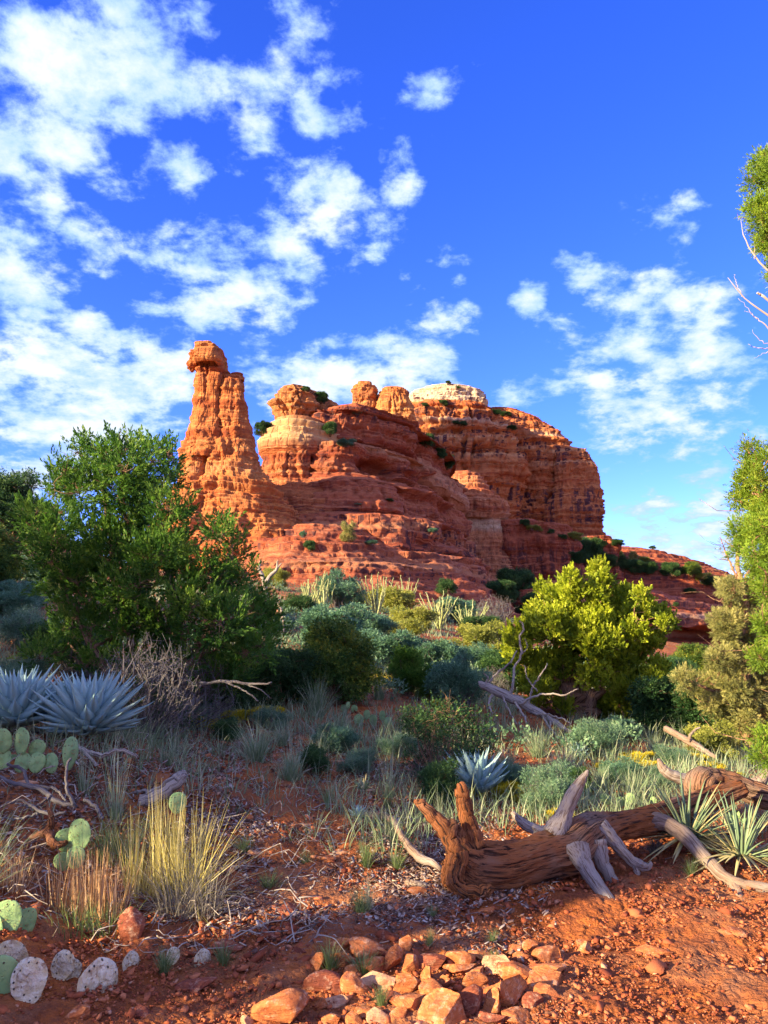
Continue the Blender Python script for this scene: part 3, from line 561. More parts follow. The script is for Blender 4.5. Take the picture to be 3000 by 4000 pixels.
# leaf and twig litter lying on the bank under the shrubs
lit = n.math('MULTIPLY', n.maprange(n.noise(pos, 0.42, 3), 0.44, 0.60, 0.0, 0.65), n.maprange(n.noise(pos, 30.0, 5, .7), 0.42, 0.6, 0, 1))
c = n.mix(lit, c, (0.20, 0.135, 0.105))
vor = n.n('ShaderNodeTexVoronoi', {'Vector': pos, 'Scale': 26.0}, feature='DISTANCE_TO_EDGE').outputs[0]
hb = n.math('ADD', n.math('MULTIPLY', a3, 0.5), n.math('ADD', n.math('MULTIPLY', a2, 1.2), n.math('MULTIPLY', n.maprange(vor, 0, .18, 0, 1), 0.12)))
bp = n.n('ShaderNodeBump', {'Strength': 1.0, 'Distance': 0.035, 'Height': hb}).outputs[0]
principled(n, c, 0.95, bp, 0.1); M_soil = m
def ground():
    ah = np.radians(np.linspace(-48, 48, 900)); rest = np.radians(np.linspace(48, 312, 150))[1:-1]
    ang = np.concatenate([ah, rest]); nu = len(ang)
    r = np.concatenate([np.linspace(0.0, 2.6, 14)[1:], np.geomspace(2.7, 14, 620), np.geomspace(14.1, 140, 330), np.geomspace(150, 9000, 60)])
    Rr, Aa = np.meshgrid(r, ang, indexing='ij'); x = (Rr*np.sin(Aa)).ravel(); y = (Rr*np.cos(Aa)).ravel()
    z = hground(x, y); P = np.stack([x, y, z*0], -1); rr = Rr.ravel()
    # clods and embedded flakes in the near ground
    nr = sm(60, 12, rr)
    d = 0.009*np.abs(fbm(P*15, 3))+0.012*fbm(P*5, 3) + 0.010*np.floor(2.5*fbm(P*2.2+3, 3)+0.5) + 0.006*ridged(P*22, 2)
    lo = sm(2.5, 9, rr)
    d2 = 0.05*np.round(1.6*fbm(P*np.array([.8, .5, 1])+11, 3))*lo*0.5
    z = z + nr*(d + d2)
    V = np.stack([x, y, z], -1); V = np.vstack([V, [[0, 0, gz(0, 0)]]])
    Q = grid_quads(nu, len(r), True)[:, ::-1]; T = np.array([(j, len(V)-1, (j+1) % nu) for j in range(nu)])[:, ::-1]
    return tag(mesh_np('ground', V, Q, M_soil, None, True, T), kind='structure')
ground()
# ------------------------------------------------------------------ plant materials
def leaf_mat(name, c1, c2, c3=None, trans=0.35, rough=0.55):
    m, n = mat(name)
    tone = n.n('ShaderNodeAttribute', attribute_name='tone').outputs['Fac']
    stops = [(0.0, c1), (1.0, c2)] if c3 is None else [(0.0, c1), (0.6, c2), (1.0, c3)]
    c = n.ramp(tone, stops)
    c = n.mix(n.maprange(n.noise(n.n('ShaderNodeTexCoord').outputs['Object'], 2.2, 3), 0.35, 0.65, 0.0, 0.35), c, tuple(x*0.5 for x in c1))
    b = n.n('ShaderNodeBsdfPrincipled', {'Base Color': c, 'Roughness': rough, 'Specular IOR Level': 0.25})
    t = n.n('ShaderNodeBsdfTranslucent', {'Color': c})
    mx = n.n('ShaderNodeMixShader', {0: trans, 1: b.outputs[0], 2: t.outputs[0]})
    n.n('ShaderNodeOutputMaterial', {0: mx.outputs[0]}); return m
def wood_mat(name, c1, c2, c3=(0.05, 0.03, 0.025), scale=1.0, dist=0.01, stretch=(9, 9, 9)):
    m, n = mat(name)
    pos = n.n('ShaderNodeTexCoord').outputs['Object']; tone = n.n('ShaderNodeAttribute', attribute_name='tone').outputs['Fac']
    gr = n.n('ShaderNodeAttribute', attribute_name='grain').outputs['Vector']
    f = n.noise(gr, 1.0, 5, .6, 0.3); g = n.noise(gr, 3.0, 5, .7)
    c = n.mix(n.maprange(n.math('ADD', n.noise(pos, 2.2*scale, 4), n.math('MULTIPLY', tone, 0.6)), 0.42, 0.75), c1, c2)
    c = n.mix(n.maprange(f, 0.49, 0.38, 0, 0.95), c, c3)
    c = n.mix(n.maprange(g, 0.55, 0.72, 0, 0.55), c, tuple(min(1, x*1.5) for x in c1))
    c = n.mix(n.maprange(n.noise(gr, 2.2, 3, .6), 0.43, 0.36, 0, .85), c, c3)
    bp = n.n('ShaderNodeBump', {'Strength': 0.8, 'Distance': dist, 'Height': n.math('ADD', f, n.math('MULTIPLY', g, 0.5))}).outputs[0]
    principled(n, c, 0.85, bp, 0.15); return m
def plain_mat(name, col, col2=None, scale=8, rough=0.8, bump=0.004):
    m, n = mat(name); pos = n.n('ShaderNodeTexCoord').outputs['Object']
    f = n.noise(pos, scale, 6, .65); c = n.mix(n.maprange(f, 0.35, 0.65), col, col2 or tuple(x*.6 for x in col))
    bp = n.n('ShaderNodeBump', {'Strength': 0.6, 'Distance': bump, 'Height': f}).outputs[0]
    principled(n, c, rough, bp, 0.2); return m
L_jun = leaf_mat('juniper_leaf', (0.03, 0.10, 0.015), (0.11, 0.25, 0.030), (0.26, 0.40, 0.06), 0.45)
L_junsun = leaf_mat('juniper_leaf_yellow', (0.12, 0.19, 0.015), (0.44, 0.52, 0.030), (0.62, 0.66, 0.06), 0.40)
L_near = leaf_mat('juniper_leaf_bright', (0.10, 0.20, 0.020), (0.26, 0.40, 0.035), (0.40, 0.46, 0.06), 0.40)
L_pin = leaf_mat('pinyon_needle', (0.16, 0.18, 0.060), (0.38, 0.37, 0.12), (0.55, 0.50, 0.20), 0.3)
L_dark = leaf_mat('dark_shrub_leaf', (0.020, 0.065, 0.022), (0.055, 0.13, 0.040), (0.13, 0.23, 0.06), 0.25)
L_oak = leaf_mat('scrub_oak_leaf', (0.04, 0.11, 0.025), (0.20, 0.28, 0.04), (0.50, 0.46, 0.06), 0.3)
L_grey = leaf_mat('grey_green_leaf', (0.06, 0.15, 0.085), (0.15, 0.30, 0.18), (0.26, 0.42, 0.27), 0.3)
L_yel = leaf_mat('yellow_green_leaf', (0.20, 0.24, 0.045), (0.40, 0.42, 0.08), (0.52, 0.50, 0.14), 0.35)
L_sage = leaf_mat('sage_leaf', (0.08, 0.17, 0.10), (0.17, 0.30, 0.17), (0.32, 0.42, 0.26), 0.25)
L_flow = leaf_mat('snakeweed', (0.14, 0.20, 0.03), (0.60, 0.50, 0.02), (0.80, 0.64, 0.03), 0.3)
L_gold = leaf_mat('gold_grass', (0.40, 0.34, 0.10), (0.62, 0.55, 0.17), (0.80, 0.74, 0.42), 0.35)
L_straw = leaf_mat('dry_stalk', (0.30, 0.13, 0.05), (0.55, 0.36, 0.20), (0.66, 0.52, 0.36), 0.2)
L_grass = leaf_mat('green_grass', (0.10, 0.17, 0.05), (0.20, 0.28, 0.10), (0.34, 0.38, 0.20), 0.35)
L_pgrass = leaf_mat('pale_grass', (0.12, 0.20, 0.09), (0.26, 0.36, 0.20), (0.50, 0.52, 0.36), 0.3)
L_dgrass = leaf_mat('dead_grass', (0.10, 0.09, 0.09), (0.22, 0.20, 0.18), (0.36, 0.33, 0.29), 0.2)
L_agave = leaf_mat('agave_leaf', (0.18, 0.31, 0.33), (0.34, 0.53, 0.54), (0.50, 0.68, 0.68), 0.05, 0.5)
L_yucca = leaf_mat('yucca_leaf', (0.16, 0.25, 0.15), (0.28, 0.37, 0.22), (0.55, 0.48, 0.24), 0.12, 0.5)
L_oco = leaf_mat('ocotillo_stem', (0.22, 0.26, 0.10), (0.36, 0.40, 0.17), (0.46, 0.48, 0.25), 0.05)
W_bark = wood_mat('juniper_bark', (0.19, 0.12, 0.08), (0.26, 0.16, 0.10))
W_barksun = wood_mat('shaggy_bark', (0.34, 0.19, 0.11), (0.42, 0.24, 0.14))
W_grey = wood_mat('grey_deadwood', (0.30, 0.265, 0.24), (0.38, 0.33, 0.29), (0.10, 0.07, 0.06))
W_log = wood_mat('weathered_log', (0.24, 0.165, 0.125), (0.29, 0.105, 0.040), (0.028, 0.015, 0.011), 1.3, 0.04)
W_loggrey = wood_mat('bleached_limb', (0.28, 0.245, 0.225), (0.25, 0.175, 0.13), (0.11, 0.07, 0.05), 1.3, 0.010)
W_twig = wood_mat('grey_twig', (0.12, 0.115, 0.125), (0.17, 0.16, 0.165), (0.08, 0.06, 0.06))

# ------------------------------------------------------------------ foliage builders
def rs(seed): return np.random.RandomState(abs(int(seed)))
def rand_unit(r, n):
    v = r.normal(size=(n, 3)); return v/np.linalg.norm(v, axis=1, keepdims=True)
def leaflets(acc, pos, d, length, width, r, tone, fold=0.35):
    """one folded diamond per row: base pos, direction d"""
    n = len(pos); d, a, b = frames(d); ph = r.uniform(0, 2*math.pi, n)[:, None]
    s = np.cos(ph)*a+np.sin(ph)*b; u = -np.sin(ph)*a+np.cos(ph)*b
    L = np.broadcast_to(np.asarray(length), (n,))[:, None]; w = np.broadcast_to(np.asarray(width), (n,))[:, None]
    V = np.stack([pos, pos+d*L*0.45+s*w*0.5+u*w*fold*.5, pos+d*L, pos+d*L*0.5-s*w*0.5+u*w*fold*.5], 1).reshape(-1, 3)
    acc.add(V, (np.arange(n)*4)[:, None]+np.array([[0, 1, 2, 3]]), None, np.repeat(tone, 4))
def sprays(acc, r, centers, radii, per, spray_len, nleaf, leaf_len, leaf_w, up=0.45, out=0.7, flat=1.0, surf=0.45, side=1.1, tonebias=0.0, squash=None):
    """foliage: for every clump a cloud of sprays, every spray a twig of leaflets"""
    C0 = np.repeat(centers, per, 0); R0 = np.repeat(radii, per); n = len(C0)
    u = rand_unit(r, n); rad = R0*r.uniform(0, 1, n)**surf
    sq = np.array([1, 1, flat]) 
    pos = C0 + u*rad[:, None]*sq
    d = u*out + np.array([0, 0, up]) + 0.45*r.normal(size=(n, 3)); d /= np.linalg.norm(d, axis=1, keepdims=True)
    tone = np.clip(r.normal(0.42, 0.22, n)+0.25*(u[:, 2])*0.6 + tonebias + .42*perlin(pos*2.6+5), 0, 1)
    SL = spray_len*r.uniform(0.6, 1.35, n)
    t = r.uniform(0.05, 1, (n, nleaf)); dd, a, b = frames(d)
    ph = r.uniform(0, 2*math.pi, (n, nleaf))
    sd_ = np.cos(ph)[..., None]*a[:, None]+np.sin(ph)[..., None]*b[:, None]
    P = pos[:, None]+dd[:, None]*(t*SL[:, None])[..., None] + sd_*((1-t)*SL[:, None]*0.12)[..., None]
    D = dd[:, None]*1.0 + sd_*side*(1.15-t)[..., None]
    P = P.reshape(-1, 3); D = D.reshape(-1, 3)
    ll = leaf_len*r.uniform(0.6, 1.3, len(P)); leaflets(acc, P, D, ll, leaf_w*r.uniform(.7, 1.3, len(P)), r, np.clip(np.repeat(tone, nleaf)+r.normal(0, .08, len(P)), 0, 1))
    return pos, dd, SL
def twigs(acc, P0, P1, r0, r1, r, bend=0.12, seg=3, A=0.3, nseg=3):
    """many thin bent prisms at once"""
    n = len(P0); t = np.linspace(0, 1, nseg+1); d = P1-P0; L = np.linalg.norm(d, axis=1, keepdims=True); dd, a, b = frames(d)
    bo = (r.normal(size=(n, 1))*a + r.normal(size=(n, 1))*b)*L*bend
    rows = []
    for k, tt in enumerate(t):
        c = P0 + d*tt + bo*math.sin(math.pi*tt) + (0 if k in (0, nseg) else 1)*r.normal(size=(n, 3))*L*bend*0.25
        rad = (np.broadcast_to(np.asarray(r0), (n,))*(1-tt)+np.broadcast_to(np.asarray(r1), (n,))*tt)[:, None]
        for s in range(seg):
            ph = s/seg*2*math.pi; rows.append(c + rad*(math.cos(ph)*a+math.sin(ph)*b))
    V = np.stack(rows, 1).reshape(-1, 3); m = (nseg+1)*seg; q = []
    for k in range(nseg):
        for s in range(seg): q.append((k*seg+s, k*seg+(s+1) % seg, (k+1)*seg+(s+1) % seg, (k+1)*seg+s))
    acc.add(V, ((np.arange(n)*m)[:, None, None]+np.array(q)[None]).reshape(-1, 4), None, A)
    return V

def make_tree(name, base, stems, clumps, leafm, barkm, seed, per=26, spray=0.12, nleaf=14, leaf=0.04, lw=0.010, trunk_r=0.08, up=0.45, out=0.7, surf=0.45, side=1.1,
              bare=0, branchw=0.25, tonebias=0.0, label='', cat='tree', group=None, flat=1.0, names=('trunk', 'crown'), inner=3):
    """stems: list of control rows (x,y,z,r) in local space; clumps: (x,y,z,r) local"""
    r = rs(seed); root = tag(empty(name, base), label, cat, group)
    ta = Acc(); nodes = []
    for k, s in enumerate(stems):
        p = smooth_path(s, 26); p[:, :3] += 0.35*p[:, 3:4]*r.normal(size=(len(p), 3)); tube(ta, p[:, :3], p[:, 3], 9, 0.3, 0.22, seed=seed+k)
        for q in p: nodes.append(q)
    nodes = np.array(nodes); cl = np.array(clumps, float)
    order = np.argsort(np.linalg.norm(cl[:, :3]-nodes[0, :3], axis=1))
    for i in order:     # every clump hangs on a limb from the nearest lower node
        c = cl[i]; d = c[:3]-nodes[:, :3]; dist = np.linalg.norm(d, axis=1) + 1.2*np.clip(-d[:, 2]+0.15, 0, 9) 
        j = np.argmin(dist + 0.15/np.maximum(nodes[:, 3], .01)*0.02); p0 = nodes[j]; r0 = min(p0[3]*0.62, 0.012+0.022*np.linalg.norm(d[j]))
        path = curve(p0[:3], c[:3], 8, branchw, random.Random(seed*91+int(i)), 0.06); rad = np.linspace(r0, 0.005, 8); tube(ta, path, rad, 6, 0.4, 0.15, seed=int(i))
        nodes = np.vstack([nodes, np.hstack([path[3:], rad[3:, None]])])
    P0 = np.repeat(cl[:, :3], inner*3, 0); P1 = P0 + rand_unit(r, len(P0))*np.repeat(cl[:, 3], inner*3)[:, None]*r.uniform(.5, 1.05, (len(P0), 1)) + np.array([0, 0, .02])
    twigs(ta, P0, P1, 0.0045, 0.0015, r, 0.18)
    if bare:            # dead bare twigs sticking out
        k = r.randint(0, len(nodes), bare); P0 = nodes[k, :3]; u = rand_unit(r, bare); u[:, 2] = np.abs(u[:, 2])*.7; P1 = P0+u*r.uniform(.12, .5, (bare, 1)); twigs(ta, P0, P1, .005, .0015, r, .2, A=0.9)
    ta.build(names[0], barkm, root, True, True)
    fa = Acc(); med = np.median(cl[:, 3]); pern = np.maximum(3, (per*(cl[:, 3]/med)**1.7)).astype(int)
    cc = np.repeat(np.arange(len(cl)), pern)
    sprays(fa, r, cl[cc, :3], cl[cc, 3], 1, spray, nleaf, leaf, lw, up, out, flat, surf, side, tonebias)
    fa.build(names[1], leafm, root)
    return root
def px_clumps(lst, Y, base, depth, seed, split=1):
    """clumps given as (px, py, radius px) at distance Y -> local coordinates"""
    r = rs(seed); out = []
    for row in lst:
        px, py, rp = row[:3]; dy = row[3] if len(row) > 3 else None
        for k in range(split):
            y = Y + (r.uniform(-depth, depth) if dy is None else dy); jx, jy = (r.uniform(-.6, .6, 2)*rp) if split > 1 else (0, 0)
            p = W(px+jx, py+jy, y); out.append((p[0]-base[0], p[1]-base[1], p[2]-base[2], rp*Y/F*(0.72 if split > 1 else 1)))
    return out
def shrub_proto(name, leafm, twigm, seed, h=1.0, w=1.0, nc=14, per=30, leaf=0.045, lw=0.022, spray=.12, nleaf=9, surf=0.4, stems=10, up=0.25, side=1.6, tonebias=0., flat=0.8, bare=0):
    """bush of height h and width w about its base at the origin; parts stems and foliage"""
    r = rs(seed); root = empty(name, (0, 0, 0)); ta = Acc(); fa = Acc(); cs = []
    for k in range(nc):
        a = r.uniform(0, 2*math.pi); q = math.sqrt(r.uniform(0, 1)); x, y = math.cos(a)*q*w*.42, math.sin(a)*q*w*.42
        z = h*(r.uniform(.18, .80) if q > .5 else r.uniform(.40, .92)); cs.append((x, y, z, min(w, h)*r.uniform(.08, .22)))
    cs = np.array(cs)
    for c in cs: tube(ta, curve((c[0]*.12, c[1]*.12, -.05*h), c[:3], 6, .12, random.Random(seed+int(c[0]*1e4)), 0), np.linspace(.012, .004, 6)*h**.5*1.4, 5, .4)
    P0 = cs[r.randint(0, nc, nc*9), :3]; twigs(ta, P0, P0+rand_unit(r, len(P0))*np.array([1, 1, .8])*r.uniform(.1, .26, (len(P0), 1))*w, .004*h**.5, .0015, r, .2)
    if bare:
        P0 = np.zeros((bare, 3))+r.normal(size=(bare, 3))*np.array([.04, .04, 0])*w; u = rand_unit(r, bare); u[:, 2] = np.abs(u[:, 2])+.3
        P1 = u*np.array([w*.5, w*.5, h*.8]); twigs(ta, P0, P1, .006, .002, r, .12, A=.8, nseg=5)
        k = r.randint(0, bare, bare*4); f = r.uniform(.35, .95, (bare*4, 1)); Q0 = P0[k]*(1-f)+P1[k]*f; twigs(ta, Q0, Q0+rand_unit(r, len(Q0))*w*r.uniform(.06, .2, (len(Q0), 1))+(0, 0, .05*h), .003, .001, r, .2, A=.8)
    ta.build('stems', twigm, root, True, True)
    n = (per*(cs[:, 3]/np.median(cs[:, 3]))**1.7).astype(int)+2; cc = np.repeat(np.arange(nc), n)
    sprays(fa, r, cs[cc, :3], cs[cc, 3], 1, spray, nleaf, leaf, lw, up, .8, flat, surf, side, tonebias)
    fa.build('foliage', leafm, root); return root
def blades(acc, r, n, base, spread, length, width, lean=0.5, droop=0.5, tone=(0, 1), nseg=4, base_r=0.05, zlo=-0.01):
    """n grass blades: bent tapering strips"""
    a = r.uniform(0, 2*math.pi, n); q = r.uniform(0, 1, n)**.7; bx = base[0]+np.cos(a)*q*base_r; by = base[1]+np.sin(a)*q*base_r
    th = np.clip(np.abs(r.normal(0, lean, n)), 0, 1.5)*(.5+.7*q); az = a+r.normal(0, .5, n); L = length*r.uniform(.45, 1.05, n); w = width*r.uniform(.6, 1.2, n)
    side = np.stack([-np.sin(az+1.2*r.normal(size=n)), np.cos(az), 0*az], -1); rows = []; p = np.stack([bx, by, np.full(n, base[2]+zlo)], -1); t_ = r.uniform(tone[0], tone[1], n)
    dr = droop*r.uniform(0.3, 1.4, n)
    for k in range(nseg+1):
        f = k/nseg; ww = (w*(1-f**1.6)*.5+.0003)[:, None]; rows += [p-side*ww, p+side*ww]
        ang = th + dr*f**1.3; p = p + (L/nseg)[:, None]*np.stack([np.cos(az)*np.sin(ang), np.sin(az)*np.sin(ang), np.cos(ang)], -1)
    V = np.stack(rows, 1).reshape(-1, 3); m = 2*(nseg+1)
    q4 = np.array([(2*k, 2*k+1, 2*k+3, 2*k+2) for k in range(nseg)])
    acc.add(V, ((np.arange(n)*m)[:, None, None]+q4[None]).reshape(-1, 4), None, np.repeat(t_, m))
def tuft_proto(name, m, seed, n=160, L=.35, w=.0045, lean=.45, droop=.6, base_r=.05, stalks=0, sL=.6, tone=(0, 1)):
    r = rs(seed); acc = Acc(); blades(acc, r, n, (0, 0, 0), 1, L, w, lean, droop, tone, base_r=base_r)
    if stalks: blades(acc, r, stalks, (0, 0, 0), 1, sL, w*.8, .22, .15, (.7, 1), base_r=base_r*.7)
    return acc.build(name, m)
def agave(name, base, Rr, seed, label, n=70, group=None, tilt=0.0, open_=84):
    r = rs(seed); acc = Acc(); nseg = 9; prof = np.array([.62, .80, .95, 1.0, .97, .84, .62, .36, .12, .015])
    for k in range(n):
        f = (k+.5)/n; az = k*2.39996+r.normal(0, .06); pol = R(6+open_*f**.85)+r.normal(0, .04); L = Rr*(.72+.36*math.sin(math.pi*min(1, f*1.05)))*r.uniform(.92, 1.08)*(1-.12*f); w = Rr*(.235 if n > 60 else .29)*r.uniform(.88, 1.1)
        p = np.array([math.cos(az)*.05*Rr*(1+f), math.sin(az)*.05*Rr*(1+f), .10*Rr*(1-f)+.02]); rows = []
        sdv = np.array([-math.sin(az), math.cos(az), 0]); tone = np.clip(.55-.35*(f-.4)+r.normal(0, .12), 0, 1)
        for j in range(nseg+1):
            t = j/nseg; ang = pol + R(-9)*t*(1 if f > .5 else .2) + R(7)*max(0, t-.6)*(-1 if f > .6 else 1)
            d = np.array([math.cos(az)*math.sin(ang), math.sin(az)*math.sin(ang), math.cos(ang)]); nn = np.cross(sdv, d); nn = nn*(-1 if nn[2] < 0 else 1)
            ww = w*.5*prof[j]; th = w*.16*(1-t)**.7+.0015
            rows += [p-sdv*ww+nn*ww*.42, p+nn*th*.3, p+sdv*ww+nn*ww*.42, p-nn*th*1.3]; p = p+d*L/nseg
        acc.add(np.array(rows), grid_quads(4, nseg+1, True), None, tone if f < .93 else tone*.2)
    o = acc.build(name, L_agave, None, True); o.location = base; o.rotation_euler = (tilt, 0, r.uniform(0, 6)); return tag(o, label, 'agave', group)
def yucca(name, base, Ll, seed, label, n=60, w=.028, dead=16):
    r = rs(seed); acc = Acc(); nseg = 7
    for k in range(n+dead):
        isd = k >= n; f = r.uniform(0, 1); az = r.uniform(0, 2*math.pi); pol = R(8+62*f) if not isd else R(r.uniform(80, 100)); L = Ll*r.uniform(.65, 1.1)
        p = np.array([math.cos(az)*.03, math.sin(az)*.03, .06 if not isd else .09]); sdv = np.array([-math.sin(az), math.cos(az), 0]); rows = []
        tone = r.uniform(.0, .55) if not isd else 1.0; tone = 1.0 if (not isd and r.uniform() < .18) else tone
        for j in range(nseg+1):
            t = j/nseg; ang = pol+R(14 if not isd else 12)*t; d = np.array([math.cos(az)*math.sin(ang), math.sin(az)*math.sin(ang), math.cos(ang)]); nn = np.cross(sdv, d); nn *= (-1 if nn[2] < 0 else 1)
            ww = w*.5*(.8+.6*t if t < .35 else 1.0*(1-((t-.35)/.65)**1.5))+.0008; rows += [p-sdv*ww+nn*ww*.5, p, p+sdv*ww+nn*ww*.5, p-nn*.003*(1-t)]; p = p+d*L/nseg
        acc.add(np.array(rows), grid_quads(4, nseg+1, True), None, tone)
    o = acc.build(name, L_yucca, None, True); o.location = base; return tag(o, label, 'yucca')
def pad_mat(name, c1, c2, spot, dead=False):
    m, n = mat(name); pos = n.n('ShaderNodeTexCoord').outputs['Object']
    f = n.noise(pos, 5 if dead else 3, 6, .6); c = n.mix(n.maprange(f, .38, .62), c1, c2)
    if dead: c = n.mix(n.maprange(n.noise(pos, 3.5, 6, .7, .5), .55, .66), c, (0.30, 0.18, 0.10))
    pl = n.n('ShaderNodeVectorMath', {0: pos, 1: (1, .15, 1)}, operation='MULTIPLY').outputs[0]
    v = n.n('ShaderNodeTexVoronoi', {'Vector': pl, 'Scale': 8.5, 'Randomness': .6}).outputs['Distance']
    c = n.mix(n.maprange(v, .24, .17, 0, .95), c, spot)
    bp = n.n('ShaderNodeBump', {'Strength': .9 if dead else .4, 'Distance': .03, 'Height': n.math('ADD', f, n.maprange(v, .3, .1, 0, .4))}).outputs[0]
    principled(n, c, .6, bp, .25); return m
M_pad = pad_mat('cactus_pad', (0.18, 0.31, 0.12), (0.27, 0.41, 0.17), (0.07, 0.045, 0.03)); M_deadpad = pad_mat('dead_cactus_pad', (0.56, 0.43, 0.25), (0.72, 0.64, 0.48), (0.04, 0.025, 0.02), True)
M_spine = plain_mat('cactus_spine', (0.50, 0.32, 0.16))
def pad_mesh(seed, dead=False):
    """flat pad, height 1, in the xz plane, base at the origin"""
    r = rs(seed); nu, nv = 28, 15; V = []
    for j in range(nv):
        b = (j/(nv-1)-.5)*math.pi
        for i in range(nu):
            a = i/nu*2*math.pi; x = math.cos(a)*math.cos(b)*1.0; z = math.sin(a)*math.cos(b); y = math.sin(b)
            V.append((x, y, z))
    V = np.array(V); rim = np.hypot(V[:, 0], V[:, 2]); sc = 1+.05*perlin(V*1.3+seed*3.1); V[:, 0] *= .40*sc*(1+.16*V[:, 2]); V[:, 2] = V[:, 2]*.5*sc+.5; V[:, 1] *= .055
    V[:, 1] += (.16 if dead else .03)*perlin(V*2.0+seed) + (.035*perlin(V*8+seed) if dead else 0)
    if dead: V[:, 0] *= 1+.12*perlin(V*3+9); V[:, 1] *= .8
    acc = Acc(); acc.add(V, grid_quads(nu, nv, True))
    return acc.build('pad', M_deadpad if dead else M_pad, None, True), V
def spine_mesh(V, seed, n=110):
    r = rs(seed+50); k = r.randint(0, len(V), n); P = V[k]; c = np.array([0, 0, .5]); d = (P-c)*np.array([.8, 9, .8]); d /= np.maximum(np.linalg.norm(d, axis=1, keepdims=True), 1e-6); d += .6*r.normal(size=d.shape)
    acc = Acc(); d /= np.linalg.norm(d, axis=1, keepdims=True); twigs(acc, P, P+d*r.uniform(.07, .16, (n, 1)), .005, .001, r, .02, nseg=1); return acc.build('spines', M_spine)
_pads = []
for s in range(4):
    o, V = pad_mesh(s, s == 3); q = spine_mesh(V, s); _pads.append((o.data, q.data))
    for x in (o, q): bpy.data.objects.remove(x)
def cactus(base, pads, label, dead=False, name='prickly_pear', group=None, cat='cactus'):
    """pads: (dx, dy, dz, height, roll deg, yaw deg, pitch deg) relative to the base"""
    root = tag(empty(name, base), label, cat, group)
    for k, (dx, dy, dz, h, ro, ya, pi_) in enumerate(pads):
        a, b = _pads[3 if dead else k % 3]; o = bpy.data.objects.new('pad', a); C.objects.link(o); o.parent = root; o.location = (dx, dy, dz); o.scale = (h*1.05, h, h); o.rotation_euler = (R(pi_), R(ro), R(ya)); o.rotation_mode = 'XYZ'
        s_ = bpy.data.objects.new('spines', b); C.objects.link(s_); s_.parent = o
    return root
def stone_mesh(seed, cuts=10, nz=.04, sub=4):
    r = rs(seed); import bmesh; bm = bmesh.new(); bmesh.ops.create_icosphere(bm, subdivisions=sub, radius=1); V = np.array([v.co[:] for v in bm.verts]); T = np.array([[v.index for v in f.verts] for f in bm.faces]); bm.free()
    N = rand_unit(r, cuts); dist = r.uniform(.38, .74, cuts)
    for n_, d_ in zip(N, dist):
        h = V@n_; V = V-np.clip(h-d_, 0, None)[:, None]*n_[None]
    V /= np.abs(V).max(0); V = V*(1+nz*fbm(V*2.3+seed, 4)[:, None]) + .018*perlin(V*9+seed)[:, None]; return V, T
bpy.context.view_layer.update(); _dg = bpy.context.evaluated_depsgraph_get()
def hit(px, py):
    ok, loc, nor, *_ = scn.ray_cast(_dg, Vector((0, 0, CAMZ))+Vector(raydir(px, py)).normalized()*1.5, Vector(raydir(px, py)).normalized())
    return tuple(loc) if ok else at(px, py)
# ================================================================== large trees
# --- juniper on the left bank
Y = 8.6; b = at(500, 2850); b = (b[0], Y, gz(b[0], Y)); base = b
def lp(px, py, y): p = W(px, py, y); return (p[0]-base[0], p[1]-base[1], p[2]-base[2])
def stem(rows, y0): return [(*lp(a, b_, y0+dy), r) for a, b_, dy, r in rows]
cl = [(335,1800,60),(420,1780,70),(370,1870,90),(500,1740,60),(520,1800,80),(600,1770,60),(610,1850,70),(650,1790,34),(670,1890,34),(300,1900,100),(250,1830,45),(230,1960,80),(430,1930,110),(540,1930,90),(440,2040,120),(600,2000,110),(690,2020,46),(690,2120,90),
 (810,2090,42),(870,2040,26),(890,2120,45),(870,2210,70),(930,2250,55),(850,2300,90),(170,2080,60),(110,2010,46),(190,2140,100),(280,2110,120),(380,2180,130),(500,2150,120),(600,2150,100),(700,2230,110),(960,2330,90),(1010,2380,60),(1000,2450,80),(930,2420,100),(800,2390,110),(700,2350,80),
 (200,2290,110),(320,2330,120),(430,2290,100),(560,2270,100),(240,2440,80),(350,2430,70),(900,2530,90),(850,2610,80),(960,2560,60),(770,2560,70),(780,2680,60),(700,2480,60),(880,2680,50),(560,2380,90),(560,2470,70),(430,2470,80),(660,2570,70),(350,2620,60),(520,2570,60),(430,2560,60),(300,2540,80),(640,2480,60),(180,2540,60),(720,2640,60),(1000,2550,50),(930,2640,50),(330,2250,100),(620,2120,100),(480,2080,110)]
rr_ = rs(5)
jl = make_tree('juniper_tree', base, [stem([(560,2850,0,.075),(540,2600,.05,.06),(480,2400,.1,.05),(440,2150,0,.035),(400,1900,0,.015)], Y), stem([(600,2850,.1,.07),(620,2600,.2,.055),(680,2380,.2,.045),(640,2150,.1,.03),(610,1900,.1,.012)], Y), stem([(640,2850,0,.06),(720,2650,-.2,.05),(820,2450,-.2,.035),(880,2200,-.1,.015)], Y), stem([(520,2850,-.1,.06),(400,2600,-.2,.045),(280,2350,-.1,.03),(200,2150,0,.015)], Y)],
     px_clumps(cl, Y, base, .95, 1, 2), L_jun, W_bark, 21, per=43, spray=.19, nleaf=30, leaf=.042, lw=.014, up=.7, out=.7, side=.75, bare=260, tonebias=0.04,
     label='big dark green juniper filling the left side in front of the spire', inner=4)
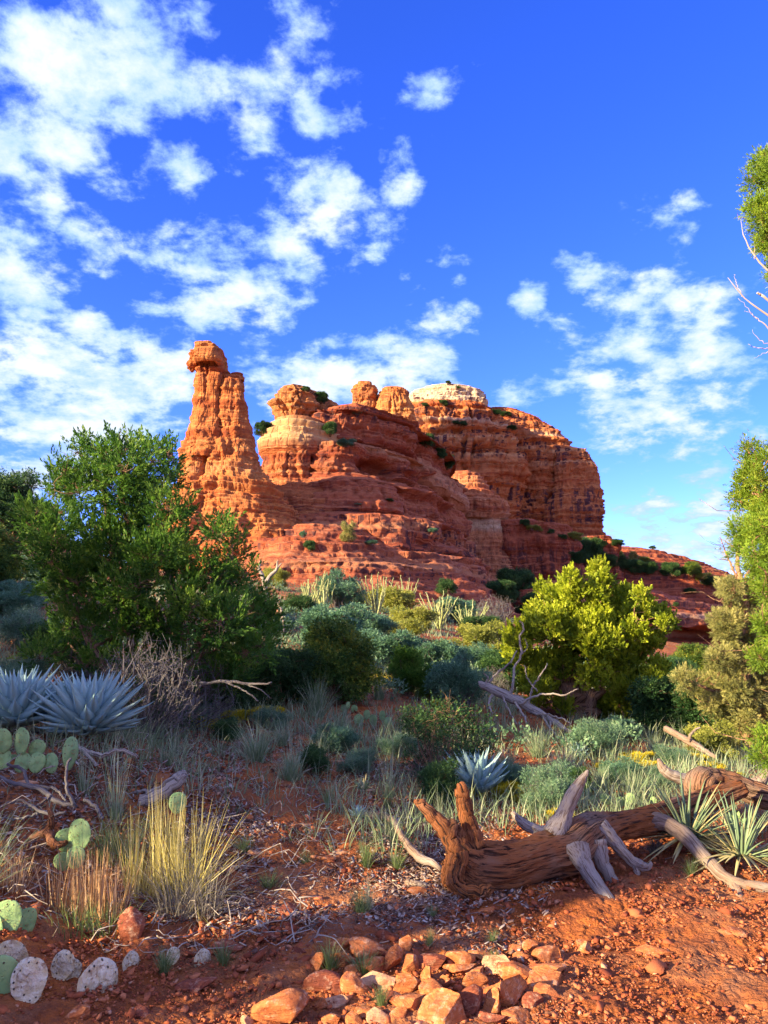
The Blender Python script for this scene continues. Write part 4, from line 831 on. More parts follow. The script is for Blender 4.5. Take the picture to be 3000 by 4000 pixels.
# --- sunlit juniper on the right
Y = 12.6; b = at(2260, 2840); base = (W(2260, 2840, Y)[0], Y, gz(W(2260, 2840, Y)[0], Y))
cl = [(2350,2230,38),(2345,2290,55),(2320,2350,60),(2230,2280,40),(2250,2330,55),(2180,2330,45),(2120,2330,45),(2110,2390,60),(2180,2400,70),(2260,2410,75),(2350,2400,75),(2430,2330,45),(2440,2390,60),(2500,2330,35),(2490,2400,55),(2540,2380,35),(2560,2430,50),(2590,2400,30),(2470,2450,70),
 (2080,2440,60),(2060,2510,70),(2130,2480,80),(2220,2490,80),(2310,2480,80),(2400,2500,80),(2520,2480,60),(2600,2440,35),(2560,2520,55),(2040,2580,60),(2110,2570,80),(2200,2580,80),(2290,2570,80),(2380,2590,80),(2470,2570,70),(2060,2650,60),(2130,2660,70),(2220,2670,70),(2330,2670,80),(2430,2660,80),(2520,2630,60),(2590,2600,40),
 (2380,2740,70),(2470,2740,80),(2540,2700,60),(2600,2690,50),(2100,2720,50),(2180,2740,45),(2420,2810,60),(2500,2810,60),(2570,2780,55),(2610,2750,40),(2350,2820,40)]
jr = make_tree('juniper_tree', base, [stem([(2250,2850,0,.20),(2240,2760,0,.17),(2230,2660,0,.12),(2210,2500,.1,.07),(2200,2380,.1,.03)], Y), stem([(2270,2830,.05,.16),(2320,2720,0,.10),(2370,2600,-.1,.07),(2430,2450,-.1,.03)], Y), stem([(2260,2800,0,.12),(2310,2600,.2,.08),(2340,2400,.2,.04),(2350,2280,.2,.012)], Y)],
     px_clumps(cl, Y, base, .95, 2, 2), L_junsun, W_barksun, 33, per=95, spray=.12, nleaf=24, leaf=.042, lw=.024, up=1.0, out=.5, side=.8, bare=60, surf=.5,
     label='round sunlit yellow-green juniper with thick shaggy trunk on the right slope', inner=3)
# --- pinyon at the right edge
Y = 10.6; bx = W(2925, 2900, Y)[0]; base = (bx, Y, gz(bx, Y))
cl = [(2925,2290,50),(2880,2330,45),(2960,2350,55),(2830,2300,30),(2860,2400,55),(2920,2420,60),(2800,2420,30),(2970,2440,55),(2840,2500,50),(2900,2510,60),(2960,2530,60),(2800,2560,35),(2850,2590,50),(2930,2610,60),(2990,2620,60),(2790,2620,30),
 (2700,2680,35),(2740,2660,40),(2790,2690,45),(2850,2690,50),(2920,2710,60),(2670,2640,28),(2760,2730,40),(2820,2760,40),(2980,2720,60),(2900,2800,45),(2960,2820,55),(2850,2850,45),(2830,2920,40),(2900,2930,50),(2960,2940,55),(2860,2980,40),(3060,2400,80),(3080,2600,90),(3080,2800,90),(3050,2950,70),(2990,2250,40)]
pi = make_tree('pinyon_pine', base, [stem([(2925,2960,0,.10),(2920,2800,0,.09),(2925,2600,0,.075),(2910,2400,0,.05),(2885,2250,0,.035),(2875,2080,0,.012)], Y), stem([(2925,2800,0,.05),(2880,2720,-.1,.035),(2760,2690,-.2,.02),(2680,2650,-.2,.008)], Y), stem([(2925,2830,0,.05),(3000,2760,-.1,.04),(3080,2700,-.2,.02)], Y),
     stem([(2880,2260,0,.018),(2840,2170,0,.010),(2812,2095,0,.004)], Y), stem([(2880,2200,0,.014),(2900,2130,0,.008),(2925,2080,0,.003)], Y), stem([(2905,2400,0,.02),(2840,2360,-.1,.012),(2785,2340,-.1,.005)], Y)],
     px_clumps(cl, Y, base, .7, 3, 2), L_pin, W_barksun, 44, per=110, spray=.085, nleaf=26, leaf=.045, lw=.0065, up=.35, out=.8, side=1.0, bare=70,
     label='tall olive pinyon pine with bare pointed top at the right edge', inner=3)
pa = Acc(); r_ = rs(8); tops = np.array([lp(2850+r_.uniform(-25, 60), 2080+r_.uniform(0, 200), Y+r_.uniform(-.1, .1)) for _ in range(26)])
sprays(pa, r_, tops, np.full(26, .05), 5, .07, 12, .035, .006, .4, .8); pa.build('top_sprigs', L_pin, pi)
# --- near juniper whose branches reach in from the right
Y = 5.6; bx = W(3330, 3050, Y)[0]; base = (bx, Y, gz(bx, Y))
cl = [(2985,620,28),(3010,660,60),(2975,720,50),(3010,780,70),(2970,810,45),(3000,860,60),(2995,940,45),(3020,960,60),(3040,1040,60),(2925,1745,26),(2930,1800,34),(2960,1850,48),(2925,1880,45),(2990,1800,40),(2970,1930,60),(2910,1960,45),(3010,2000,70),(2920,2050,55),(2980,2090,70),(2910,2120,45),(3000,2180,70),(2950,2200,50),(3020,2280,60),
 (3000,2440,40),(3030,2500,60),(2990,2560,38),(3040,2900,60),(2990,2870,42),(3000,2960,40),(3120,700,110),(3160,900,120),(3100,1900,110),(3120,2100,110),(3130,2500,110),(3140,2300,110),(3250,1500,140),(3250,1100,140),(3280,1800,140)]
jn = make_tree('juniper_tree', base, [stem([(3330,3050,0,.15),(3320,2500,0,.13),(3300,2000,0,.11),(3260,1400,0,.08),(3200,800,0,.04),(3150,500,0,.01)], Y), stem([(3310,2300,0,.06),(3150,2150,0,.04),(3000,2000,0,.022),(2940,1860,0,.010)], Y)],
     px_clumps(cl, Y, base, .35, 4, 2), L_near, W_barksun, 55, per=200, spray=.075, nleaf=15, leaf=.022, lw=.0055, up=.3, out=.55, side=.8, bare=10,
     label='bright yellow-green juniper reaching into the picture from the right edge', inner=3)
ta = Acc()
for rows in ([(3260,1300,.025),(3060,1110,.012),(2985,1045,.008),(2935,985,.006),(2905,920,.004),(2893,850,.0015)], [(2950,1010,.004),(2948,985,.003),(2953,960,.001)], [(3260,1450,.025),(3080,1290,.011),(2985,1225,.008),(2910,1165,.005),(2870,1120,.004),(2846,1082,.0015)], [(2905,1160,.004),(2880,1120,.003),(2870,1070,.001)], [(3100,1370,.008),(2990,1270,.005),(2940,1225,.003),(2885,1165,.001)], [(2960,1250,.003),(2930,1222,.002),(2908,1215,.001)],
            [(3150,1470,.008),(3020,1360,.004),(2970,1330,.003),(2935,1290,.001)], [(3100,1300,.014),(3030,1205,.011),(2975,1155,.010),(2955,1145,.008)], [(3100,1380,.006),(3000,1362,.004),(2950,1357,.003),(2922,1345,.001)], [(3080,1340,.005),(3010,1370,.003),(2950,1398,.001)]):
    p = smooth_path([(*lp(a, c_, Y-.1), w) for a, c_, w in rows], 18); p[:, :3] += .004*rs(int(rows[0][1])).normal(size=(len(p), 3)); tube(ta, p[:, :3], p[:, 3], 6, .8, .1)
ta.build('dead_branch', W_grey, jn, True)
# --- unseen trees added beyond the left edge to shade the slope and the log
for k, (x, y, s, rz) in enumerate([(-9.4, 4.4, 1.2, .5), (-11.0, 7.2, .95, 4.0), (-8.9, 2.5, .95, 2.2), (-7.2, .28, (.34, .34, 1.05), 1.2)]):
    dup(jl, (x, y, gz(x, y)-.1), rz, s, 'tall unseen juniper added off to the left to shade the bank', 'junipers out of view to the left')

# ================================================================== shrubs: prototypes
def stash(o): return o
PR = {}
PR['dark'] = shrub_proto('evergreen_shrub', L_dark, W_bark, 101, nc=34, per=190, leaf=.030, lw=.016, spray=.09, nleaf=9, tonebias=.05)
PR['dark2'] = shrub_proto('evergreen_shrub', L_dark, W_bark, 102, nc=22, per=170, leaf=.040, lw=.014, spray=.10, nleaf=9, up=.6, tonebias=.1)
PR['oak'] = shrub_proto('scrub_oak', L_oak, W_bark, 103, nc=38, per=180, leaf=.030, lw=.018, spray=.08, nleaf=9, tonebias=-.02)
PR['grey'] = shrub_proto('silktassel_shrub', L_grey, W_twig, 104, nc=36, per=150, leaf=.030, lw=.017, spray=.09, nleaf=9, up=.5)
PR['grey2'] = shrub_proto('silktassel_shrub', L_grey, W_twig, 105, nc=24, per=150, leaf=.034, lw=.014, spray=.12, nleaf=10, up=.8)
PR['yel'] = shrub_proto('scrub_oak', L_yel, W_grey, 106, nc=18, per=170, leaf=.036, lw=.022, spray=.09, nleaf=8, bare=6)
PR['sage'] = shrub_proto('sage_shrub', L_sage, W_twig, 107, nc=18, per=130, leaf=.034, lw=.010, spray=.14, nleaf=9, up=.9, bare=16)
PR['bare'] = shrub_proto('twiggy_shrub', L_dgrass, W_twig, 108, nc=8, per=14, leaf=.02, lw=.008, nleaf=5, bare=110)
PR['sparse'] = shrub_proto('twiggy_shrub', L_dark, W_bark, 109, nc=22, per=70, leaf=.026, lw=.013, spray=.09, nleaf=8, bare=30)
PR['flow'] = shrub_proto('snakeweed', L_flow, W_twig, 110, h=.7, w=1.1, nc=24, per=150, leaf=.030, lw=.020, spray=.10, nleaf=8, up=1.2, side=.7, tonebias=.3, flat=.6)
PR['jun'] = shrub_proto('young_juniper', L_jun, W_bark, 111, h=1.0, w=.62, nc=26, per=150, leaf=.036, lw=.012, spray=.13, nleaf=13, up=1.0, side=.7, tonebias=.2)
PR['pine'] = shrub_proto('small_pine', L_pin, W_barksun, 112, h=1.0, w=.5, nc=18, per=60, leaf=.05, lw=.012, spray=.10, nleaf=10)
_used = set()
def put(kind, pt, hm, label, cat='shrub', group=None, wx=1.0, rz=None, name=None):
    """place a copy of prototype `kind`, hm metres tall, with its own label"""
    r = random.Random(int(abs(pt[0]*977+pt[1]*131))+len(_used)); p = PR[kind]; rz = r.uniform(0, 6.28) if rz is None else rz
    if kind not in _used:
        _used.add(kind); o = p; o.location = pt; o.rotation_euler = (0, 0, rz); o.scale = (hm*wx, hm*wx, hm); tag(o, label, cat, group)
    else: o = dup(p, pt, rz, (hm*wx, hm*wx, hm), label, group); o['category'] = cat
    if name: o.name = name
    return o
def shr(kind, px, py, hpx, label, wx=1.0, cat='shrub', group=None, rock_=False, name=None, sink=.05):
    p = hit(px, py) if rock_ else at(px, py); hm = hpx*p[1]/F; return put(kind, (p[0], p[1], p[2]-sink*hm), hm, label, cat, group, wx, name=name)
# ---- bushes of the middle slope (pixel of the foot, height in pixels)
shr('dark', 1090, 2760, 240, 'broad dark evergreen bush between the big juniper and the gold-tipped oak', 1.15)
shr('oak', 1290, 2750, 320, 'tall scrub oak with yellow-tipped crown in the middle of the slope', 1.05, name='scrub_oak')
shr('grey', 1290, 2540, 190, 'blue-green bush behind the gold-tipped scrub oak', 1.5)
shr('grey', 1530, 2620, 165, 'wide blue-green bush right of the gold-tipped scrub oak', 1.35)
shr('grey', 1690, 2640, 150, 'blue-green bush left of the fallen grey tree', 1.35)
shr('grey2', 1420, 2500, 120, 'grey-green bush at the centre, up the slope behind the wide blue-green bush', 1.8)
shr('jun', 1590, 2725, 190, 'small pointed bright green juniper on bare red soil', 1.0, cat='tree', name='young_juniper')
shr('jun', 1690, 2740, 140, 'stubby yellow-green young juniper right of the pointed one', 1.25, cat='tree', name='young_juniper')
shr('grey2', 1800, 2780, 230, 'airy grey-green shrub just left of the fallen grey tree', 1.0)
shr('sparse', 1740, 3060, 330, 'large dark twiggy shrub behind the blue agave in the middle', 1.0)
shr('dark2', 1720, 3150, 170, 'low dark bush touching the left leaves of the middle agave', 1.1)
shr('sage', 2140, 3180, 200, 'grey-green shrub behind the upright limb of the fallen log', 1.0)
shr('sage', 2330, 2960, 160, 'pale sage bush under the sunlit juniper', 1.2)
shr('bare', 1930, 2720, 120, 'bare grey twig shrub beside the fallen grey tree', 1.1)
shr('dark', 2640, 2890, 260, 'shaded dark bush between the sunlit juniper and the pinyon', 1.25)
shr('grey2', 2730, 2900, 210, 'blue-shaded bush left of the pinyon trunk', 1.3)
shr('yel', 2790, 2980, 160, 'pale yellow-green bush at the foot of the pinyon', 1.1)
shr('yel', 2650, 2780, 110, 'yellow-green bush seen past the right side of the sunlit juniper', 1.4)
shr('dark2', 2560, 2840, 160, 'dark green bush under the lower right boughs of the sunlit juniper', 1.4)
for k, (kk, px, py, h, wx, lab) in enumerate([('sage',2000,3090,120,1.4,'grey-green mound right of the middle agave'),('grey2',2420,3070,110,1.4,'leafy blue-green tuft of shrub above the prickly pears'),('sage',2560,3080,90,1.6,'pale sage behind the thin end of the log'),('dark2',2260,3100,100,1.3,'dark low bush behind the upright limb'),
   ('grey2',1300,2940,110,1.5,'small grey-green shrub on the red slope below the scrub oak'),('sage',1560,2960,100,1.5,'low sage on the bare red slope'),('dark2',1210,3030,110,1.3,'dark low shrub between two grass clumps'),('sage',1400,3020,100,1.4,'sage tuft left of the path'),
   ('grey2',2420,2900,100,1.6,'blue-green shrub in the shade right of the juniper trunk'),('sage',2640,3000,90,1.6,'low sage between snakeweed and pinyon'),('sparse',1640,2900,120,1.3,'small twiggy shrub on the bare soil'),('dark2',880,2900,90,1.4,'dark tuft on the red soil right of the agaves'),
   ('sage',1060,2850,90,1.5,'sage mound under the grey branch'),('grey2',1850,2640,130,1.5,'blue-green bush above the fallen grey tree'),('dark',1980,2680,150,1.3,'dark bush behind the branches of the fallen grey tree'),('oak',2700,2640,120,1.5,'green shrub in the gully below the red cliff'),('dark',2620,2700,140,1.4,'dark shrub in the gully below the red cliff')]):
    shr(kk, px, py, h, lab, wx)
# ---- bushes round the big juniper
shr('dark2', 620, 2870, 190, 'dark leafy bush under the big juniper, right of the agaves', 1.25)
shr('sparse', 480, 2850, 230, 'shaded bush at the foot of the big juniper behind the agaves', 1.2)
shr('bare', 570, 2880, 400, 'tall bare grey thicket below the big juniper', 1.1)
shr('bare', 700, 2850, 330, 'bare grey thicket at the right foot of the big juniper', 1.3)
shr('bare', 300, 2700, 220, 'bare grey thicket left of the big juniper stems', 1.4)
shr('bare', 430, 2860, 260, 'bare grey thicket behind the right-hand blue agave', 1.3)
shr('sage', 120, 2560, 200, 'grey shrub at the left edge above the agaves', 1.1)
shr('dark', 230, 2610, 190, 'dark green bush left of the big juniper stems', 1.5)
shr('grey2', 40, 2440, 150, 'hazy grey-green bush at the left edge half way up the bank', 1.4)
shr('dark', 880, 2790, 160, 'small dark bush at the right foot of the big juniper', 1.3)
shr('sparse', 740, 2760, 210, 'sparse twiggy bush in front of the big juniper stems', 1.1)
shr('sage', 60, 2700, 140, 'low sage bush behind the left blue agave', 1.6)
shr('dark2', 960, 2700, 200, 'dark bush filling the gap right of the big juniper', 1.3)
# ---- left skyline
shr('dark2', 20, 2130, 300, 'dark leafy tree on the left skyline', 1.0, cat='tree', name='skyline_tree')
shr('oak', -60, 2300, 260, 'dark tree cut by the left edge below the skyline', 1.0, cat='tree', name='skyline_tree')
shr('dark2', 130, 2130, 190, 'smaller tree on the left skyline beside the big juniper', 1.1, cat='tree', name='skyline_tree')
shr('grey2', 110, 2290, 120, 'pale bush on the red bank below the left skyline', 1.5)
shr('grey', 40, 2380, 120, 'dull green bush on the red bank at the left edge', 1.8)
# ---- sunlit ridge line below the cliffs
shr('yel', 1530, 2400, 110, 'sunlit yellow-green bush below the ocotillos on the ridge', 1.7)
shr('yel', 1620, 2470, 110, 'sunlit yellow bush stepping down right of the brightest one', 1.5)
shr('yel', 1460, 2380, 90, 'sunlit bush left of the brightest ridge bush', 1.6)
shr('yel', 1570, 2500, 90, 'low sunlit bush over the blue-green thicket', 1.7)
shr('yel', 1890, 2560, 140, 'sunlit open bush with dark stems behind the fallen grey tree', 1.3)
shr('yel', 1980, 2560, 110, 'small sunlit bush at the left foot of the sunlit juniper', 1.3)
shr('yel', 1080, 2300, 90, 'sunlit bush under the spire beside a bare snag', 1.1)
shr('yel', 1740, 2560, 70, 'low pale bush on the lit red ledge', 1.9)
shr('grey2', 1330, 2400, 180, 'dark grey-green small tree at the foot of the slickrock slope', 1.0, cat='tree', name='small_tree')
shr('dark', 1300, 2310, 110, 'dark bush against the slickrock below the tower', 1.1)
shr('dark2', 1160, 2420, 100, 'dark bush on the ridge right of the pale rock', 1.5)
shr('dark', 1880, 2500, 100, 'dark bush in the hollow below the buttress', 1.6)
shr('grey', 1780, 2430, 100, 'grey-green bush on the ridge between two ocotillos', 1.8)
shr('bare', 1930, 2440, 120, 'leafless grey bush in the hollow below the buttress', 1.5)
shr('dark2', 1740, 2330, 70, 'dark tuft of shrub at the base of the ridge wall', 1.2, rock_=True)
# ---- plants on the rocks (name, label, pixel foot, height)
for (k, px, py, h, wx, lab) in [
  ('pine',1362,2115,100,1.0,'lone pale pine on the sunlit slickrock shelf'),
  ('dark',1028,1700,62,1.0,'dark bush clinging left of the pale rounded shoulder'),
  ('dark',1250,1575,50,1.3,'juniper on top of the blocky tower'),
  ('dark2',1195,1530,24,1.6,'small scrub on the cap edge of the blocky tower'),
  ('grey',1350,1745,34,2.0,'grey bush in the notch right of the rounded shoulder'),
  ('dark',1290,1700,60,.9,'dark bush in the notch under the tower cap'),
  ('dark',1665,1745,60,1.0,'bush at the foot of the twin knobs'),
  ('dark',1745,1830,60,1.0,'dark bush low on the ridge crest'),
  ('dark',1715,1790,44,1.2,'bush half way down the ridge crest'),
  ('grey2',1400,1620,22,2.4,'pale scrub left of the twin knobs'),
  ('dark',1730,1585,26,1.4,'round bush on the cream dome face'),
  ('dark2',1660,1590,18,1.8,'small bush at the left of the cream dome ledge'),
  ('dark2',1790,1520,14,1.8,'tiny bush near the summit of the butte'),
  ('dark2',1750,1500,14,1.8,'tiny bush on the summit of the butte'),
  ('dark',1935,1620,22,2.0,'scrub in the saddle right of the cream dome'),
  ('dark',1975,1625,20,2.0,'scrub on the shoulder right of the saddle'),
  ('dark',2000,1680,22,1.6,'bush on the red upper ledges of the butte'),
  ('dark2',1810,1665,22,1.5,'bush on the ledge under the cream dome'),
  ('dark2',1780,1660,18,2.0,'low scrub along the ledge under the cream dome'),
  ('yel',2080,2070,22,2.0,'pale bush on the terrace at the butte foot'),
  ('yel',2100,2075,26,1.4,'pale taller bush on the terrace at the butte foot'),
  ('dark',2050,2055,30,1.2,'dark bush where buttress meets the butte'),
  ('dark2',2155,2085,20,1.6,'dark bush at the right end of the pale terrace'),
  ('dark',2195,2105,20,1.8,'bush beyond the pale terrace'),
  ('yel',2245,2110,36,1.8,'pale green bush under the end slab of the butte'),
  ('yel',2320,2130,32,1.8,'yellow-green bush right of the end slab'),
  ('dark',2300,2210,120,.9,'tall dark juniper on the bench right of the terrace'),
  ('dark',2345,2135,24,2.0,'dark scrub on the skyline right of the butte'),
  ('dark',2410,2130,26,2.0,'dark scrub further right on the skyline'),
  ('dark2',2550,2145,14,2.0,'tiny scrub on the slickrock skyline'),
  ('dark',2260,2200,50,1.4,'dark bush left of the tall bench juniper'),
  ('dark',2370,2215,56,1.5,'dark bush right of the tall bench juniper'),
  ('dark2',2430,2230,60,1.3,'dark leafy bush in the middle of the bench'),
  ('yel',2415,2190,40,1.1,'pale bush behind the bench thicket'),
  ('dark',2480,2240,60,1.2,'dark rounded bush on the bench'),
  ('pine',2475,2200,60,1.1,'pale feathery bush above the bench thicket'),
  ('dark',2530,2240,50,1.4,'low dark bush near the sunlit slickrock'),
  ('yel',2520,2200,30,1.6,'small pale bush next to the sunlit slickrock'),
  ('dark',2620,2250,60,1.1,'dark bush in front of the sunlit slickrock'),
  ('oak',2700,2250,56,1.4,'green rounded bush at the right end of the bench'),
  ('yel',2745,2275,44,1.4,'pale bush at the right end of the cliff top'),
  ('dark',2780,2290,44,1.6,'dark bush on the cliff top next to the pinyon'),
  ('dark2',2700,2318,22,2.6,'shadowed scrub on a ledge of the red cliff'),
  ('dark2',2640,2370,18,1.4,'small scrub stuck in the red cliff'),
  ('grey2',1310,2255,28,1.5,'grey scrub on the slickrock under the pale ledge'),
  ('dark',1210,2150,44,1.0,'dark bush in a cleft right of the spire base'),
  ('grey2',1185,2100,30,1.0,'pale scrub in a cleft of the spire base'),
  ('grey2',1450,2130,24,2.0,'pale scrub along the sunlit shelf'),
  ('grey2',1400,1975,12,2.4,'tiny scrub high on the slickrock'),
  ('dark2',1520,1960,14,2.6,'low scrub on the foot of the ridge wall'),
  ('grey2',1690,2080,20,2.0,'scrub on the middle ledge of the ridge'),
  ('dark',2010,2330,120,1.2,'dark juniper in the gully right of the buttress foot'),
  ('dark',1960,2350,90,1.3,'dark bush in the gully under the buttress'),
  ('dark2',2080,2400,90,1.4,'dark bush at the gully mouth beside the sunlit juniper'),
  ('grey2',2150,2700,60,1.5,'faint bush behind the sunlit juniper')]:
    shr(k, px, py, h, lab, wx, rock_=True, cat='tree' if k == 'pine' or 'juniper' in lab else 'shrub', name={'pine': 'small_pine', 'dark': 'rock_shrub', 'dark2': 'rock_shrub', 'grey': 'rock_shrub', 'grey2': 'rock_shrub', 'yel': 'pale_shrub', 'oak': 'scrub_oak'}[k])
# ---- snakeweed mounds
for (px, py, h, wx, lab) in [(2390,2905+140,70,1.3,'bright yellow snakeweed mound behind the log limb'),(2490,2995,60,1.5,'yellow-green snakeweed mound left of its brighter neighbour'),(2545,3030,60,1.3,'largest yellow snakeweed mound on the right slope'),(2775,3030,56,1.4,'yellow-green snakeweed right of the bleached limb tip'),(2260,2885,44,1.6,'small snakeweed under the sunlit juniper'),
   (2700,2990,50,1.5,'dull snakeweed beyond the second log'),(1845,3110,52,1.2,'yellow snakeweed at the foot of the middle agave'),(860,2740,44,1.3,'round yellow-green snakeweed right of the big juniper'),(930,2820,50,1.7,'yellow-green snakeweed on red soil, right of the big juniper'),(790,2850,56,1.3,'dull yellow snakeweed at the edge of the juniper shade'),
   (1050,2810,56,1.5,'green-yellow snakeweed on the open red slope'),(2000,3120,70,1.4,'snakeweed with yellow tips right of the middle agave'),(1640,2660,44,1.2,'yellow snakeweed between the two young junipers'),(1480,2680,50,1.6,'dull gold snakeweed right of the scrub oak'),(2850,3060,44,1.6,'snakeweed at the right edge behind the second log'),
   (2190,3220,60,1.2,'snakeweed behind the log'),(1700,2770,36,1.5,'small snakeweed in front of the stubby young juniper')]:
    shr('flow', px, py, h*1.55, lab, wx*.95, name='snakeweed', sink=.12)
# ================================================================== ocotillos
def ocotillo(px, py, hpx, n, label, seed, spread=.5):
    p = at(px, py); h = hpx*p[1]/F; r = rs(seed); acc = Acc()
    for k in range(n):
        a = r.uniform(0, 6.28); q = r.uniform(.1, spread); L = h*r.uniform(.65, 1.05); e = (math.cos(a)*q*L, math.sin(a)*q*L, L*math.cos(q*.9))
        m_ = (e[0]*.62, e[1]*.62, L*.52); c_ = smooth_path([(0, 0, -.05, .030), (*m_, .024), (*e, .010)], 10); c_[:, :3] += .015*r.normal(size=(len(c_), 3)); tube(acc, c_[:, :3], c_[:, 3], 5, r.uniform(0, 1), .2)
        P0 = c_[r.randint(1, len(c_), 60), :3]; leaflets(acc, P0, rand_unit(r, 60), .05, .022, r, r.uniform(.3, 1, 60))
    o = acc.build('ocotillo', L_oco); o.location = p; return tag(o, label, 'ocotillo')
for k, a in enumerate([(1210,2400,170,15,'row of ocotillo wands on the ridge just right of the spire foot'),(1270,2400,140,13,'ocotillo in front of the layered slickrock, right of the first one'),(1470,2420,180,16,'ocotillo fan left of the brightest ridge bush'),(1580,2400,150,14,'ocotillo standing behind the brightest ridge bush'),
    (1720,2460,150,22,'widest sunlit ocotillo fan above the lit red ledge'),(1835,2490,140,16,'ocotillo right of the widest fan'),(1640,2300,110,12,'dark ocotillo against the slickrock slope'),(1500,2370,120,10,'thin ocotillo behind the ridge thicket')]):
    ocotillo(*a, 200+k, .75 if k in (4, 5) else .5)
# ================================================================== agaves, yuccas
def agv(px, py, rpx, lab, seed, n=70, Yo=None, group=None, dz=0):
    p = at(px, py) if Yo is None else onground(px, Yo); s = rpx*p[1]/F; return agave('agave', (p[0], p[1], p[2]+dz), s, seed, lab, n, group, 0, 66 if seed == 303 else 84)
agv(60, 2870, 235, 'pale blue agave cut by the left edge', 301, 80, dz=.06)
agv(345, 2900, 245, 'large pale blue agave in front of the big juniper', 302, 92, dz=.06)
agv(1862, 3110, 170, 'pale blue agave in the middle slope above the log', 303, 50, dz=.02)
agv(60, 2470, 60, 'small grey agave high on the left bank', 304, 40); agv(1010, 2460, 34, 'tiny agave on red rock right of the big juniper', 305, 30)
agv(2260, 2960, 56, 'small blue agave below the sunlit juniper', 306, 40); agv(2750, 2960, 55, 'small agave behind the second log', 307, 36); agv(1400, 3200, 44, 'small spiky agave on the middle slope', 308, 30)
agv(800, 2850, 50, 'small dull agave in the juniper shade', 309, 34); agv(2530, 2560, 60, 'hidden agave', 310, 20) if False else None
def yuc(px, py, Lpx, lab, seed, **k): p = at(px, py); return yucca('yucca', (p[0], p[1], p[2]+.02), Lpx*.84*p[1]/F, seed, lab, **k)
yuc(2690, 3330, 290, 'large yucca with straw-tipped leaves behind the right end of the log', 321, n=64, w=.022, dead=50)
yuc(2900, 3400, 290, 'yucca at the right edge below the log limb', 322, n=50, w=.021, dead=34)
yuc(1420, 3120, 60, 'small narrow-leaved yucca on the slope', 323, n=30, w=.012, dead=4)
# ================================================================== prickly pears
def pear(px, py, Yo, pads, lab, dead=False, group=None, name='prickly_pear'):
    """pads: (px, py bottom, height px, roll, yaw, pitch, dY)"""
    b = onground(px, Yo) if Yo else at(px, py); out = []
    for q in pads:
        x, y, h, ro, ya, pi_ = q[:6]; dY = q[6] if len(q) > 6 else 0; w_ = W(x, y, b[1]+dY); out.append((w_[0]-b[0], w_[1]-b[1], w_[2]-b[2], h*b[1]/F, ro, ya, pi_))
    return cactus(b, out, lab, dead, name, group)
pear(60, 3010, 5.3, [(10,3010,84,-10,10,-8),(62,3015,82,35,-15,-5),(132,3020,74,12,20,-10,-.03),(208,3020,76,-24,-10,-8),(8,2948,100,-8,10,5,.01),(74,2950,104,12,-30,0,.01),(120,2956,70,34,10,0,.02),(-40,2940,110,-10,20,0),(268,3010,125,4,78,0,.05),(30,3030,80,20,40,0,.1)], 'cluster of green prickly pear pads below the left agaves')
pear(688, 3190, 5.1, [(688,3180,78,8,25,-10)], 'single green prickly pear pad behind the golden grass')
pear(300, 3400, 4.5, [(298,3330,120,6,-20,-4),(268,3330,95,-12,20,6,.08),(290,3395,80,4,15,0,-.04),(255,3400,70,-20,30,0,.03)], 'prickly pear behind the dry stalks at lower left')
pear(20, 3700, 3.95, [(25,3665,130,-4,10,-5),(75,3680,120,12,60,5,.05),(-30,3720,140,-10,-20,0),(0,3990,200,-12,30,0,-.5)], 'green prickly pear at the lower left edge')
for k, (px, py, h, ro, ya, pi_, lab) in enumerate([(95,3800,160,-42,20,14,'long pale dead cactus pad leaning at the lower left'),(105,3930,160,-6,5,-18,'round pale dead cactus pad with black spots, second from the left edge'),(215,3835,110,16,-15,-15,'tan dead cactus pad standing between two white ones'),(250,3840,85,30,15,-25,'small white peeling dead cactus pad'),(300,3900,190,72,10,-50,'largest dead cactus pad lying on the red soil'),
    (480,3790,95,70,10,-60,'flat cream dead cactus pad at the edge of the shade'),(665,3765,60,20,15,-30,'grey wrinkled dead pad below the grass'),(760,3770,80,64,0,-55,'yellowish dead cactus pad beside a grass tuft')]):
    p = at(px, py+5); cactus(p, [(0, 0, 0.0, h*p[1]/F, ro, ya, pi_)], lab, True, 'dead_cactus_pad', 'dead cactus pads', 'cactus pad')
for (px, py, h, n_, lab) in [(1460,2840,60,5,'pale prickly pear clump in the centre of the slope'),(2215,3130,50,5,'prickly pear behind the bleached upright limb'),(2350,3150,50,3,'prickly pear pads seen just right of the upright limb'),(2440,3160,54,2,'two-pad prickly pear above the log'),(1990,3130,46,4,'prickly pear right of the middle agave'),(2060,3140,44,3,'low prickly pear beside the grey-green shrub'),
       (2560,3170,44,3,'small prickly pear above the thin end of the log'),(1360,2790,44,3,'small prickly pear below the scrub oak'),(2300,2920,44,3,'prickly pear under the sunlit juniper'),(1600,2840,44,2,'little prickly pear on bare soil in the centre'),(2880,3240,60,3,'prickly pear behind the right yucca')]:
    p = at(px, py); s = .72*h*p[1]/F; r_ = random.Random(px); cactus(p, [((k-(n_-1)/2)*s*.62, r_.uniform(-.05, .1), (0 if k % 2 == 0 else .55*s), s*r_.uniform(.85, 1.1), r_.uniform(-22, 22), r_.uniform(-50, 50), r_.uniform(-12, 6)) for k in range(n_)], lab)
